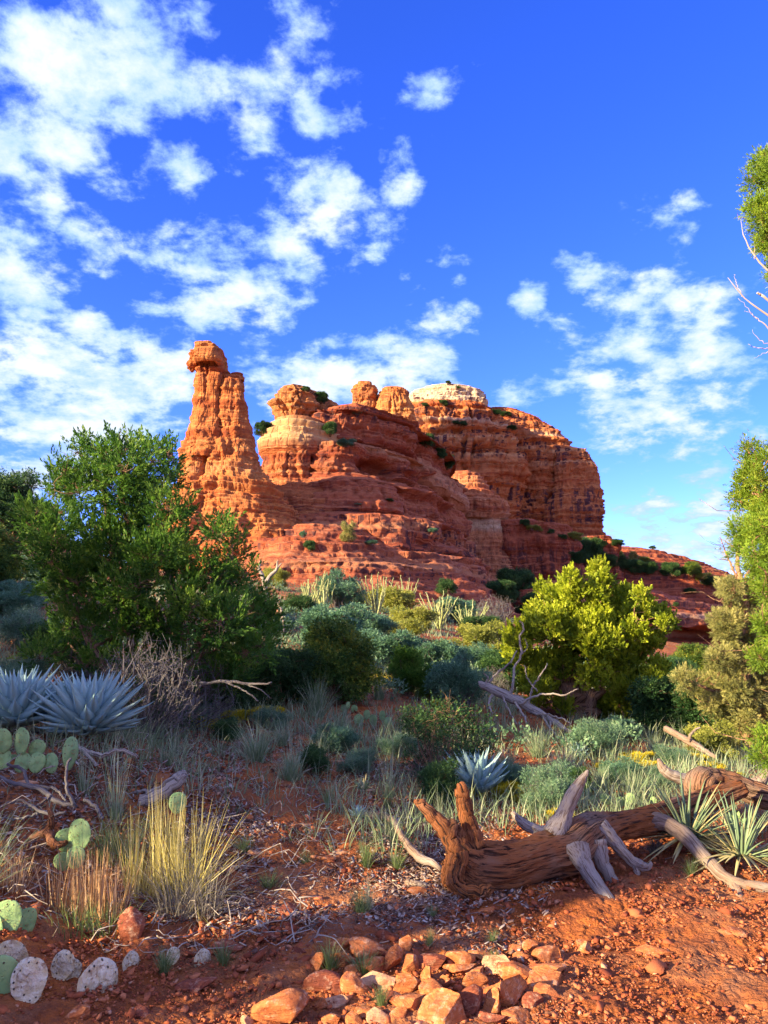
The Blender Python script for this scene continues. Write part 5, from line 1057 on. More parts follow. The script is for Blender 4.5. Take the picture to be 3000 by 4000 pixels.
# ================================================================== grasses
tp = {}
tp['green'] = tuft_proto('grass_tuft', L_grass, 401, 190, 1.0, .016, .40, .7, .10)
tp['pale'] = tuft_proto('grass_tuft', L_pgrass, 402, 240, 1.0, .012, .42, .8, .13, 12, 1.35)
tp['dead'] = tuft_proto('grass_tuft', L_dgrass, 403, 200, 1.0, .014, .6, 1.2, .12)
tp['tall'] = tuft_proto('grass_tuft', L_pgrass, 404, 60, .55, .010, .35, .6, .08, 34, 1.1)
_tu = set()
def tuft(kind, px, py, hpx, lab, group=None, wx=1.0):
    p = at(px, py); s = hpx*p[1]/F; r = random.Random(px*7+py)
    if kind in _tu: o = tp[kind].copy(); C.objects.link(o)
    else: o = tp[kind]; _tu.add(kind)
    for k in ('group',):
        if k in o.keys(): del o[k]
    o.location = (p[0], p[1], p[2]-.01); o.rotation_euler = (0, 0, r.uniform(0, 6.28)); o.scale = (s*wx, s*wx, s); return tag(o, lab, 'grass tuft', group)
for (k, px, py, h, wx, lab) in [('pale',1000,2980,190,1.15,'biggest pale grass clump right of the agaves'),('pale',1130,3060,150,1.1,'pale green grass clump just right of the biggest one'),('pale',1240,2800,170,1.1,'tall pale grass below the scrub oak'),('green',1430,3390,120,1.0,'bright green grass tuft left of the log'),('green',1280,3155,90,1.0,'green grass tuft on the slope path'),
   ('green',1515,3165,90,.9,'green tuft below tall stems in the centre'),('tall',1520,3120,230,1.0,'thin tall stems rising above a green tuft'),('green',1550,3400,90,1.2,'grass tuft tucked beside the broken log root'),('green',1190,3380,70,1.2,'green tuft on the leaf litter'),('green',870,3770,110,1.0,'sunlit yellow-green tuft at the edge of the dead pads'),('green',640,3800,110,1.2,'dark green tuft between dead pads'),
   ('dead',800,3300,130,1.0,'drooping grey dead grass mound on the litter'),('green',1290,3790,130,1.0,'sunlit tuft at the left of the stone pile'),('green',1420,3810,120,1.2,'bright tuft growing through the stone pile'),('green',1490,3940,120,.7,'upright green sprig in front of the stone pile'),('green',1410,3570,110,1.1,'lit tuft above the stone pile'),('tall',1440,3560,190,.8,'tall lit grass stems above the stone pile'),
   ('green',1680,3700,80,.8,'small tuft right behind the stones'),('green',1925,3690,70,.9,'small lit tuft on orange soil'),('green',1920,3780,80,.9,'tuft at the right of the stone pile'),('green',1690,3590,70,.9,'small tuft on red chips below the log root'),('pale',1240,2990,130,1.0,'pale clump in the middle of the red slope'),('pale',2100,2960,130,1.2,'pale clump below the fallen grey tree'),
   ('pale',2480,3110,120,1.2,'pale clump right of the upright limb'),('pale',2560,2960,110,1.2,'pale clump among the snakeweed'),('tall',2900,3050,150,1.1,'tall dry stems beside the pinyon'),('tall',2680,2960,160,1.0,'tall dry stems between snakeweed mounds'),('pale',1480,2740,150,.8,'pale grass standing right of the scrub oak'),('pale',1700,2990,110,1.2,'pale clump left of the dark twiggy shrub'),
   ('dead',1640,3030,110,1.1,'dry grey clump left of the dark twiggy shrub'),('pale',650,2990,90,1.2,'pale tuft on the dry litter'),('pale',2350,3080,110,1.2,'pale clump behind the upright limb'),('green',2700,3420,80,1.1,'tuft under the right yucca'),('dead',2560,3330,110,1.2,'dead grass under the thin end of the log'),('pale',1100,2920,110,1.1,'pale clump above the biggest one'),
   ('tall',330,3100,260,1.0,'thin seed stalks in front of the right agave'),('tall',450,3200,330,1.0,'long thin seed stalks leaning over the litter'),('green',950,3330,80,1.3,'sparse green tuft right of the golden grass'),('green',1050,3480,90,1.5,'green tufts beside the grey stick'),('pale',1330,2870,120,1.1,'pale clump left of the pale prickly pear'),('pale',1980,3010,110,1.2,'pale clump behind the middle agave'),
   ('dead',2200,3000,110,1.2,'dry clump under the end of the fallen grey tree'),('tall',1150,3050,260,1.0,'tall thin stems over the second grass clump'),('tall',1720,3230,170,.8,'thin stems left of the middle agave')]:
    tuft(k, px, py, h, lab, None, wx)
# golden clump, dry stalks, left edge clump
def big_tuft(px, py, Yo, groups, m, lab, name='grass_clump', n=200, L=.4, w=.006, lean=.45, droop=.4, br=.1, tone=(0, 1)):
    p = onground(px, Yo); acc = Acc(); r = rs(px+7)
    for (x, y, nn, Lp, ln, dr, b_) in groups:
        q = W(x, y, Yo); blades(acc, r, nn, (q[0]-p[0], 0, 0), 1, Lp*Yo/F, w, ln, dr, tone, 5, b_)
    o = acc.build(name, m); o.location = p; return tag(o, lab, 'grass clump')
big_tuft(640, 3530, 4.6, [(520,3470,80,330,.12,.10,.045),(670,3530,110,370,.14,.12,.05),(700,3530,120,340,.6,.35,.09),(560,3510,80,240,.55,.5,.09),(760,3540,130,400,1.0,.35,.07),(620,3520,40,430,.10,.1,.05)], L_gold, 'big golden sunlit grass clump at the lower left', w=.0062)
big_tuft(680, 3600, 4.45, [(700,3600,260,260,1.0,.9,.12),(800,3590,160,260,1.1,.8,.10)], L_dgrass, 'grey drooping dead grass under the golden clump', w=.0035)
big_tuft(330, 3600, 4.35, [(230,3580,60,230,.20,.08,.06),(300,3590,110,240,.14,.06,.08),(390,3600,120,250,.12,.06,.08),(450,3600,60,230,.30,.1,.06)], L_straw, 'dry stiff brown stalks left of the golden clump', 'dry_stalk_clump', w=.0045)
big_tuft(70, 3560, 4.3, [(60,3560,70,170,.35,.2,.07),(10,3560,50,170,.35,.2,.07)], L_straw, 'short rusty dry stalks at the left edge', 'dry_stalk_clump', w=.004)
big_tuft(-90, 3470, 4.2, [(-90,3470,160,330,.8,.6,.08)], L_pgrass, 'pale grass leaning in from the left edge', w=.004)
big_tuft(330, 3680, 4.2, [(300,3680,90,130,.6,.6,.12),(420,3680,90,130,.6,.6,.12)], L_grass, 'dark green grass at the foot of the dry stalks', w=.004)
big_tuft(480, 3300, 4.9, [(480,3300,150,210,.45,.6,.12),(400,3280,80,190,.4,.6,.1)], L_grass, 'shaded green grass behind the golden clump', w=.004)
# ================================================================== dead wood
def limb(acc, rows, dy, seg=12, rough=.28, tone=0., seed=0, n=34, wob=.0):
    """rows: (px, py, Y, radius px)"""
    P = [(*W(a, b_, y), rr*y/F) for a, b_, y, rr in rows]; p = smooth_path(P, n)
    if wob: s_ = np.arange(len(p))*14.0/len(p); p[:, :3] += wob*2.5*np.stack([perlin(np.stack([s_, s_*0+k*7.7+seed, s_*0], -1)) for k in range(3)], -1)
    p[:, :3] -= dy; tube(acc, p[:, :3], p[:, 3], seg, tone, rough, seed=seed)
def log_part(root, name, m, rowsets, seg=18, rough=.2, tone=0., n=44, wob=.002, seed=0):
    acc = Acc()
    for k, rows in enumerate(rowsets): limb(acc, rows, np.array(root.location), seg, rough, tone, seed+k, n, wob)
    return acc.build(name, m, root, True, True)
lg = tag(empty('fallen_log', (1.6, 5.0, 0)), 'big weathered fallen log with broken roots and limbs propped on the orange soil', 'log')
log_part(lg, 'trunk', W_log, [[(1772,3340,4.86,45.0),(1800,3365,4.88,64),(1870,3388,4.9,74),(1960,3385,4.95,75.6),(2080,3355,5.02,70.2),(2200,3325,5.1,75.6),(2260,3290,5.15,73.8),(2340,3245,5.3,55.8),(2440,3220,5.5,48.6),(2560,3205,5.65,48.6),(2680,3160,5.8,41.4),(2800,3115,6.0,36.0),(2900,3080,6.1,27.0)]], 64, .34, .3, 170, .004, 3)
log_part(lg, 'torn_root', W_log, [[(1850,3390,4.85,50.4),(1790,3310,4.86,37.8),(1745,3250,4.88,27.9),(1690,3190,4.9,21.6),(1650,3145,4.92,16.2),(1628,3130,4.93,9.0)], [(1790,3350,4.84,36.0),(1768,3280,4.83,21.6),(1775,3225,4.83,12.6),(1768,3200,4.83,2.7)],[(1800,3330,4.85,27.0),(1800,3260,4.85,16.2),(1790,3225,4.86,3.6)], [(1790,3340,4.8,32.4),(1775,3420,4.76,32.4),(1800,3470,4.74,30.6),(1870,3485,4.74,25.2),(1920,3470,4.76,12.6)], [(1760,3390,4.9,23.4),(1750,3440,4.86,21.6),(1780,3480,4.84,10.8)]], 30, .36, .5, 70, .005, 11)
log_part(lg, 'standing_stub', W_log, [[(1855,3300,4.92,37.8),(1830,3210,4.92,27.0),(1810,3130,4.92,23.4),(1803,3085,4.92,19.8),(1800,3066,4.92,5.4)],[(1835,3200,4.9,16.2),(1820,3110,4.9,11.7),(1822,3080,4.9,2.7)]], 26, .40, .7, 60, .004, 21)
log_part(lg, 'upright_limb', W_loggrey, [[(2170,3260,5.08,48.6),(2205,3180,5.1,27.9),(2235,3110,5.1,23.4),(2270,3050,5.1,16.2),(2298,3008,5.1,4.5)], [(2150,3265,5.1,27.0),(2080,3235,5.14,18.0),(2030,3205,5.18,15.3),(2000,3172,5.2,6.3)], [(2190,3250,5.12,27.0),(2150,3215,5.12,16.2)]], 20, .22, 0, 46, .002, 31)
log_part(lg, 'leg_limb', W_loggrey, [[(2250,3310,5.0,45.0),(2290,3390,4.9,27.9),(2350,3480,4.78,23.4),(2410,3570,4.62,24.3),(2436,3612,4.55,22.5)]], 24, .18, 0, 50, .002, 41)
log_part(lg, 'leg_limb', W_loggrey, [[(2330,3290,5.1,36.0),(2355,3370,5.05,23.4),(2400,3450,5.0,18.9),(2440,3490,4.98,12.6),(2470,3508,4.96,3.6)]], 20, .22, .1, 44, .002, 45)
log_part(lg, 'leg_limb', W_loggrey, [[(2340,3230,5.2,36.0),(2400,3290,5.15,23.4),(2450,3345,5.1,18.0),(2490,3375,5.08,19.8),(2530,3385,5.06,12.6),(2545,3365,5.06,3.6)], [(2480,3375,5.08,12.6),(2490,3410,5.06,9.0),(2500,3435,5.05,3.6)]], 20, .22, .1, 44, .002, 49)
log_part(lg, 'peg', W_loggrey, [[(2190,3390,5.08,15.3),(2190,3450,5.06,13.5),(2188,3520,5.0,10.8)], [(2290,3370,5.15,11.7),(2275,3440,5.1,8.1),(2290,3490,5.06,5.4)], [(1990,3440,4.92,19.8),(2000,3500,4.86,17.1),(2025,3552,4.8,10.8)]], 14, .25, .2, 30, .001, 53)
log_part(lg, 'curved_limb', W_loggrey, [[(2520,3200,5.6,37.8),(2600,3215,5.5,27.9),(2670,3260,5.4,26.1),(2740,3335,5.25,24.3),(2810,3410,5.1,22.5),(2870,3450,5.0,23.4),(2940,3462,4.95,18.0),(3060,3480,4.9,18.0),(3160,3500,4.9,16.2)], [(2855,3440,5.02,21.6),(2885,3500,4.92,18.0),(2900,3560,4.82,16.2),(2905,3580,4.8,7.2)]], 22, .16, .15, 70, .002, 57)
l2 = tag(empty('fallen_log', (2.9, 6.6, .4)), 'second dead log entering from the right edge behind the yucca', 'log')
log_part(l2, 'trunk', W_log, [[(2735,3130,6.3,40),(2740,3075,6.35,62),(2800,3060,6.4,50),(2880,3075,6.4,42),(2980,3110,6.35,38),(3100,3140,6.3,38)]], 30, .3, .1, 60, .003, 61)
log_part(l2, 'curled_limb', W_loggrey, [[(2740,3050,6.35,36),(2690,3040,6.4,24),(2650,3010,6.4,22),(2610,2950+60,6.4,19),(2575,2975,6.4,12),(2570,2952+20,6.4,3)] if False else [(2745,3055,6.35,34),(2700,3050,6.4,24),(2655,3040,6.4,22),(2610,3020,6.4,19),(2585,2995,6.4,15),(2572,2962,6.4,5)]], 18, .18, 0, 44, .002, 63)
log_part(l2, 'short_limb', W_loggrey, [[(2920,3080,6.4,22),(2970,3050,6.4,20),(3010,3010,6.4,14)]], 18, .18, 0, 30, .002, 64)
def deadwood(px, Yo, name, lab, m, rowsets, seg=8, rough=.2, cat='branch', n=30, wob=.004, seed=0, pn='branch'):
    b = onground(px, Yo); acc = Acc()
    for k, rows in enumerate(rowsets): limb(acc, rows, np.array(b), seg, rough, .2, seed+k, n, wob)
    o = acc.build(name, m, None, True, True); o.location = b; return tag(o, lab, cat)
ft = tag(empty('fallen_tree', onground(2050, 10.0)), 'fallen bleached grey tree with twisting bare branches left of the sunlit juniper', 'dead tree')
log_part(ft, 'trunk', W_grey, [[(1870,2672,10.2,9.5),(1900,2682,10.2,16.0),(2000,2727,10.1,17.9),(2080,2772,10,16.0),(2150,2812,9.9,12.3),(2210,2852,9.8,8.5),(2250,2877,9.7,4.8)]], 12, .2, 0, 40, .006, 71)
log_part(ft, 'branch', W_grey, [[(1985,2725,10.1,5.9),(2000,2690,10.1,5.4),(2010,2610,10.2,4.5),(2035,2560,10.2,4.0),(2030,2500,10.2,4.0),(2045,2450,10.2,3.4),(2030,2425,10.2,2.0)], [(1900,2690,10.2,4.5),(1930,2640,10.2,4.0),(1990,2590,10.1,3.4),(2020,2540,10.1,2.5)], [(2060,2760,10,5.0),(2080,2690,10,4.0),(2110,2640,9.9,3.4),(2140,2590,9.9,2.0)], [(2030,2750,10,4.5),(2120,2710,9.9,4.0),(2200,2715,9.8,3.0),(2260,2690,9.8,1.5)],
   [(1930,2700,10.2,5.0),(1910,2750,10,4.5),(1925,2790,9.9,2.5)], [(2010,2740,10,5.0),(2050,2800,9.8,4.5),(2060,2850,9.7,3.4),(2090,2890,9.6,2.0)], [(2033,2560,10.2,2.4),(2058,2530,10.2,1.8),(2052,2495,10.2,1.2)], [(2100,2700,9.9,3.0),(2060,2650,9.9,2.5),(2050,2600,9.9,1.5)], [(2120,2800,9.9,4.0),(2160,2860,9.7,3.4),(2210,2890,9.6,3.0),(2280,2860,9.5,1.5)], [(1880,2685,10.2,4.0),(1905,2650,10.2,3.0),(1890,2630,10.2,1.5)], [(2080,2785,9.9,3.4),(2180,2800,9.8,3.0),(2230,2830,9.8,2.0)],
   [(1960,2715,10.1,4.0),(1990,2780,9.9,3.0),(2020,2830,9.8,2.0)],[(2150,2820,9.8,3.0),(2150,2870,9.6,2.5),(2200,2930,9.4,1.5)],[(2180,2840,9.8,2.5),(2270,2870,9.6,2.0),(2330,2860,9.5,1.0)]], 7, .2, .2, 26, .008, 73)
deadwood(640, 5.6, 'broken_branch', 'thick broken grey branch stub on the litter below the agave', W_grey, [[(540,3130,5.5,20),(590,3120,5.55,24),(650,3080,5.6,24),(700,3040,5.65,24),(716,3020,5.66,14)], [(600,3110,5.55,8),(570,3090,5.6,6),(500,3100,5.6,4)]], 14, .3, seed=81)
deadwood(250, 4.9, 'dead_branch', 'tangle of thin curved grey branches at the left below the cactus', W_twig, [[(-20,3030,5.1,7),(60,3060,5.0,7),(150,3080,4.95,8),(220,3130,4.9,9),(300,3150,4.9,6)], [(30,2985,5.2,5),(90,3010,5.1,6),(110,3060,5.0,6),(180,3090,4.95,7)], [(290,3140,4.9,7),(262,3080,4.9,6),(262,2990,4.95,5),(280,2960,5,3)], [(120,3070,5,5),(210,3080,4.95,5),(260,3130,4.9,4)], [(0,3150,4.8,5),(80,3130,4.85,5),(190,3180,4.8,6),(260,3170,4.8,4)], [(150,3180,4.8,5),(60,3200,4.75,4),(0,3190,4.7,3)], [(200,3110,4.9,5),(130,3150,4.85,4),(60,3140,4.8,3)], [(330,3120,4.9,6),(380,3160,4.85,7),(400,3200,4.8,5)]], 7, .2, seed=85)
deadwood(200, 4.6, 'broken_branch', 'short broken branch stump in the shaded litter at the left', W_log, [[(120,3270,4.7,8),(180,3250,4.65,14),(200,3210,4.6,12),(190,3160,4.6,6)], [(190,3250,4.6,14),(210,3300,4.5,14),(260,3290,4.5,8)]], 10, .3, seed=91)
deadwood(1500, 5.7, 'dead_root', 'thin curved dead branch on the ground left of the log', W_loggrey, [[(1375,3140,6.3,8),(1430,3180,6.1,14),(1500,3190,6.0,12),(1545,3215,5.8,12),(1570,3270,5.5,12),(1640,3350,5.2,15),(1690,3370,5.1,12),(1720,3400,5.0,6)]], 12, .25, seed=95)
deadwood(1200, 5.0, 'dead_branch', 'flat grey stick lying on the litter', W_grey, [[(1130,3480,5.0,8),(1190,3495,4.95,12),(1250,3500,4.9,11),(1310,3520,4.85,7)]], 10, .3, seed=97)
deadwood(1150, 4.3, 'dead_branch', 'thin dark stick left of the stone pile', W_grey, [[(1110,3610,4.5,4),(1160,3620,4.45,5),(1200,3645,4.4,4)]], 6, .2, seed=99)
deadwood(2640, 9.0, 'fallen_limb', 'long fallen limb between the sunlit juniper and the pinyon', W_loggrey, [[(2600,2845,9.6,12),(2680,2890,9.3,13),(2740,2925,9.1,11),(2800,2960,8.9,6)], [(2690,2895,9.2,6),(2700,2865,9.2,5),(2735,2840,9.2,3)]], 9, .2, 'branch', seed=101)
deadwood(850, 7.0, 'dead_branch', 'long thin grey branch sticking out right of the big juniper', W_twig, [[(780,2670,7.6,6),(880,2662,7.4,6),(980,2672,7.3,5),(1060,2668,7.2,3)], [(880,2665,7.4,4),(960,2700,7.2,3),(1010,2740,7.1,2)], [(930,2665,7.4,3),(1010,2690,7.2,2),(1060,2730,7.1,1)]], 6, .2, seed=103)
deadwood(1040, 16.0, 'dead_snag', 'pale bare snag with curved arms under the spire', W_grey, [[(1035,2280,16,9),(1025,2250,16,8),(1012,2220,16,6),(1018,2190,16,3)], [(1035,2285,16,9),(1055,2250,16,8),(1080,2225,16,5),(1085,2190,16,3)], [(1070,2235,16,5),(1100,2200,16,2)], [(1030,2270,16,8),(1040,2330,16,9),(1030,2380,16,9)]], 7, .2, seed=105)
deadwood(1110, 13, 'dead_snag', 'thin arched grey snag beside a pale rock right of the big juniper', W_grey, [[(1110,2470,13,4),(1105,2410,13,4),(1090,2360,13,4),(1060,2345,13,3)], [(1105,2410,13,3),(1075,2440,13,2)]], 6, .2, seed=107)
deadwood(1500, 4.0, 'dead_branch', 'short pale stick lying at the foot of the log', W_loggrey, [[(1590,3445,4.95,10),(1640,3460,4.9,14),(1690,3470,4.88,8)]], 9, .3, seed=109)
deadwood(2830, 3.7, 'twig', 'pale curved twig on the orange soil at lower right', W_loggrey, [[(2770,3905,3.6,6),(2800,3925,3.58,8),(2850,3940,3.55,4)]], 8, .2, 'twig', seed=111)
deadwood(400, 5.2, 'dead_branch', 'grey roots showing through the litter below the agaves', W_grey, [[(310,2925,5.6,7),(400,2950,5.5,8),(470,2930,5.5,6),(540,2960,5.5,5)], [(300,2910,5.6,5),(350,2960,5.5,6),(380,2990,5.4,4)]], 8, .3, seed=113)
# ================================================================== stones
def stone_mat(name, a, b):
    m, n = mat(name); pos = n.n('ShaderNodeTexCoord').outputs['Object']; wp = n.n('ShaderNodeNewGeometry').outputs['Position']
    c = n.mix(n.maprange(n.noise(pos, 1.6, 5, .6), .35, .65), a, b)
    c = n.mix(n.maprange(n.noise(wp, 26, 6, .7), .50, .66, 0, .7), c, (0.58, 0.36, 0.24)); c = n.mix(n.maprange(n.noise(wp, 17, 5, .65), .47, .36, 0, .75), c, (0.20, 0.065, 0.040))
    lay = n.noise(n.n('ShaderNodeVectorMath', {0: pos, 1: (.6, .6, 5.0)}, operation='MULTIPLY').outputs[0], 2.0, 5, .6)
    c = n.mix(n.maprange(lay, .5, .38, 0, .5), c, tuple(x*.55 for x in b))
    bp = n.n('ShaderNodeBump', {'Strength': .9, 'Distance': .012, 'Height': n.math('ADD', n.noise(wp, 40, 7, .7), n.math('MULTIPLY', lay, .8))}).outputs[0]
    principled(n, c, .93, bp, .1); return m
M_stone = stone_mat('orange_stone', (0.52, 0.19, 0.070), (0.38, 0.115, 0.045))
M_stone2 = stone_mat('pale_stone', (0.58, 0.34, 0.20), (0.48, 0.22, 0.12))
M_stone3 = stone_mat('dark_red_stone', (0.30, 0.090, 0.048), (0.20, 0.058, 0.038))
_st = []
for s in range(10):
    V, T = stone_mesh(500+s); _st.append((V, T))
def stone_me(i, m):
    V, T = _st[i]; o = mesh_np('stone', V, None, m, None, False, T); me = o.data; bpy.data.objects.remove(o); return me
_sm = {(i, k): stone_me(i, m_) for i in range(10) for k, m_ in enumerate((M_stone, M_stone2, M_stone3))}
def stone(px, pyc, w, h, lab, kind=0, seed=0, lift=0., tilt=0., group=None, name='stone'):
    """w, h: half sizes in pixels of the photo; pyc the stone's centre"""
    p = at(px, pyc+h*.75); s = p[1]/F; r = random.Random(seed*31+px); o = bpy.data.objects.new(name, _sm[(seed % 10, kind)]); C.objects.link(o)
    hz = h*s*1.05; o.scale = (w*s*1.12, max(w, h)*s*r.uniform(.7, .95), hz); o.location = (p[0], p[1]+.3*w*s, p[2]+hz*.50+lift); o.rotation_euler = (R(r.uniform(-10, 10)), R(tilt+r.uniform(-7, 7)), r.choice((0, math.pi))+R(r.uniform(-18, 18)))
    return tag(o, lab, 'stone', group)
G = 'stones heaped by the path'
pile = [(560,515,84,50,0,'pale orange block with flat top at the back of the stone pile'),(420,500,65,42,0,'rounded orange stone at the back left of the pile'),(440,580,62,48,0,'stone under the rounded back left one'),(300,590,45,45,0,'stone at the left end of the back row'),(595,610,66,40,0,'dark-fronted stone beneath the pale orange block'),
 (680,570,34,62,0,'upright slab leaning left behind the pile centre'),(772,590,44,62,0,'tilted slab with a bright left edge'),(745,500,32,40,0,'small square stone standing on the back row'),(665,465,50,36,2,'brown stone at the top of the pile'),(430,455,60,16,2,'thin flat stone at the very back left'),(850,590,86,52,2,'broad dark red slab behind the pile centre'),
 (630,690,96,44,1,'pale cracked stone with a knuckled top'),(762,690,66,74,0,'round-faced orange stone in the middle of the pile'),(495,705,62,58,0,'orange stone left of the pale cracked one'),(310,705,92,52,2,'broad brown stone at the left end of the pile'),(115,825,122,78,0,'largest square orange block at the lower left of the pile'),(1440-380+300-960+0,800,32,34,0,'small stone left of the largest block') if False else (-50,880,34,34,1,'small pale stone left of the largest block'),
 (395,790,55,26,1,'flat pale slab lying in front of the brown stone'),(320,800,32,30,0,'little stone beside the flat pale slab'),(770,800,84,48,0,'orange stone in the front row centre'),(892,725,62,64,0,'tall orange stone right of the pile centre'),(850,640,24,52,0,'narrow upright chip between two slabs'),(910,835,108,88,0,'big jagged orange stone at the front'),
 (1050,800,84,60,2,'shadowed plum slab right of the jagged front stone'),(1080,695,68,42,0,'wedge stone with a bright top, right of centre'),(1020,572,62,44,0,'lit stone at the back right of centre'),(1110,552,58,26,0,'flat stone at the back right'),(1035,625,78,28,0,'thin slab under the lit back stone'),(1180,792,44,64,0,'pointed stone at the front right'),(1245,745,100,82,0,'largest pointed slab on the right of the pile'),
 (1275,640,80,56,0,'knobbly stone behind the largest pointed slab'),(1450,632,94,36,0,'flat overhanging stone at the right end'),(1440,690,90,42,0,'stone beneath the flat overhanging one'),(1470,748,70,36,0,'lowest stone at the right end of the pile'),(1465,558,68,42,0,'stone behind the right end of the pile'),(1370,512,34,30,0,'small stone further back on the right'),(1290,522,42,22,0,'low stone further back on the right'),
 (1200,600,70,40,1,'pale stone in the gap at the back right'),(960,690,50,34,0,'small orange stone in the middle right'),(560,850,60,30,0,'low stone at the front left'),(365,875,48,40,0,'orange stone in the front row left'),(620,865,60,40,1,'pale orange stone in the front row'),(710,860,44,34,0,'lit chip in the front row'),(500,880,44,34,0,'stone between two front row ones'),
 (400,730,34,30,2,'small brown stone inside the pile on the left'),(1385,790,46,42,2,'dark stone low on the right'),(1290,860,70,34,0,'half-buried front stone on the right'),(1190,880,76,36,2,'half-buried plum stone at the front'),(1640,520,32,32,0,'orange stone alone right of the pile'),(1100,640,50,26,0,'chip lying on the right slabs'),(690,760,50,36,2,'shaded stone under the round-faced one'),
 (1330,560,40,26,0,'chip between the back right stones'),(480,640,50,26,0,'wedge lodged between the left stones')]
for k, (zx, zy, w, h, kd, lab) in enumerate(pile):
    stone(1000+.7836*zx, 3300+.7836*zy, .82*w, .80*h, lab, kd, k, tilt={5: -28, 6: 30, 23: 25, 29: 22, 28: 12, 20: 8}.get(k, 0), group=G, name='stone')
scat = [(960,200,42,28,'square orange stone below the torn root end'),(810,240,50,24,'flat reddish stone left of the square one'),(350,75,45,22,'rust coloured flat stone on the grass slope'),(190,135,28,16,'small pink stone on the leaf litter'),(1010,228,18,18,'chip beside the square orange stone'),(280,700-280+30,40,16,'thin slab in the shade left of the pile'),
  (1500,390,30,16,'low stone on the orange soil'),(850,180,30,14,'tan flat stone near the log root'),(620,210,36,18,'rust slab under the grasses'),(70,460,60,24,'half-buried slab in the shaded soil'),(640,260,30,14,'flat stone among dry grass'),(740,130,26,10,'small flat stone up the slope'),(480,190,26,14,'shaded stone in the grass')]
for k, (zx, zy, w, h, lab) in enumerate(scat): stone(1000+.7836*zx, 3300+.7836*zy, .7836*w, .7836*h, lab, (0, 0, 0, 1, 2)[k % 5], k+3, name='stone')
for k, (px, py, w, h, kd, lab) in enumerate([(80,3068,55,20,1,'pinkish slab under the thin branches at the left'),(760,3015,34,14,1,'pale slab on the dry litter'),(960,3195,26,12,0,'small brick-red stone on the litter'),(990,3335,30,16,1,'pink stone right of the golden grass'),(1330,3330,22,12,1,'tiny pale stone near the path'),(1180,3225,30,10,1,'flat pale stone on the path'),(1540,3340,22,10,0,'red stone by the thin branch'),
   (1080,2400,34,26,1,'pale rock below the bare snag'),(1075,2440,40,18,1,'flat pale rock right of the big juniper'),(1240,2950,34,10,1,'flat stone in the middle of the slope'),(1330,2980,36,10,1,'pale slab on the red slope'),(1450,3090,40,9,1,'thin pale slab on the red path'),(1495,3095,24,8,1,'small pale slab on the red path'),(1140,3230,26,9,0,'red slab on the litter'),(1560,2870,30,10,0,'brick slab on the bare soil'),
   (520,3600,52,80,2,'rusty rotten stump under the golden grass'),(2560,3720,60,22,0,'flat lit slab at the lower right'),(2500,3580,26,14,0,'dark red stone right of the leg limb'),(2290,3690,34,14,0,'low orange stone on open soil'),(2840,3660,70,18,0,'flat red slab at the right'),(1900,3560,30,14,0,'orange stone under the log'),(300,3960,50,40,0,'orange block at the bottom edge'),(2100,3830,30,14,0,'half-buried stone at lower right'),(2250,3800,24,12,0,'chip on the sunlit soil'),
   (1120,3560,50,16,2,'low dark slab on the shaded soil'),(900,3700,60,26,2,'dark cracked slab in the shaded soil'),(760,3850,70,24,2,'broad dark slab near the dead pads'),(1180,3720,36,18,2,'dark stone left of the pile'),(560,3960,40,20,2,'dark stone at the bottom left')]):
    stone(px, py, w, h, lab, kd, k+5, name='stone' if 'stump' not in lab else 'tree_stump')['category'] = 'stone' if 'stump' not in lab else 'stump'
# ================================================================== loose stuff on the ground
def polar_pts(r, n, r0, r1, a=34, pw=1.0):
    ang = np.radians(r.uniform(-a, a, n)); rad = np.exp(r.uniform(math.log(r0), math.log(r1), n)); return rad*np.sin(ang), rad*np.cos(ang)
BOX = np.array([[-1,-1,-1],[1,-1,-1],[1,1,-1],[-1,1,-1],[-1,-1,1],[1,-1,1],[1,1,1],[-1,1,1]], float); BQ = np.array([[0,3,2,1],[4,5,6,7],[0,1,5,4],[1,2,6,5],[2,3,7,6],[3,0,4,7]])
def chips(r, x, y, sx, sy, sz, lift=.3, jit=.45, tiltmax=.5):
    n = len(x); z = hground(x, y); V = BOX[None]*(1+jit*r.uniform(-1, 1, (n, 8, 3)))*np.array([.6, .6, .6]); V = V*np.stack([sx, sy, sz], -1)[:, None]
    a, t, s_ = r.uniform(0, 6.28, n), r.uniform(-tiltmax, tiltmax, n), r.uniform(-tiltmax, tiltmax, n)
    V[:, :, 2] += t[:, None]*V[:, :, 0]+s_[:, None]*V[:, :, 1]; ca, sa = np.cos(a)[:, None], np.sin(a)[:, None]
    X = V[:, :, 0]*ca-V[:, :, 1]*sa+x[:, None]; Yy = V[:, :, 0]*sa+V[:, :, 1]*ca+y[:, None]; Z = V[:, :, 2]+(z+lift*sz+.012)[:, None]
    return np.stack([X, Yy, Z], -1).reshape(-1, 3), (np.arange(n)*8)[:, None, None]+BQ[None]
r = rs(900); n_ = 120000; x, y = polar_pts(r, n_, 2.6, 16); rr = np.hypot(x, y); s = np.exp(r.normal(-5.3, .62, n_))*(.6+.09*rr); s = np.clip(s, .002, .06)
keep = perlin(np.stack([x, y, x*0], -1)*1.1+5) > r.uniform(-1.1, .45, n_); x, y, s = x[keep], y[keep], s[keep]
V, Q = chips(r, x, y, s*r.uniform(.8, 1.5, len(s)), s*r.uniform(.7, 1.2, len(s)), s*r.uniform(.3, .8, len(s)))
m, n = mat('gravel_stone'); tone = n.n('ShaderNodeAttribute', attribute_name='tone').outputs['Fac']
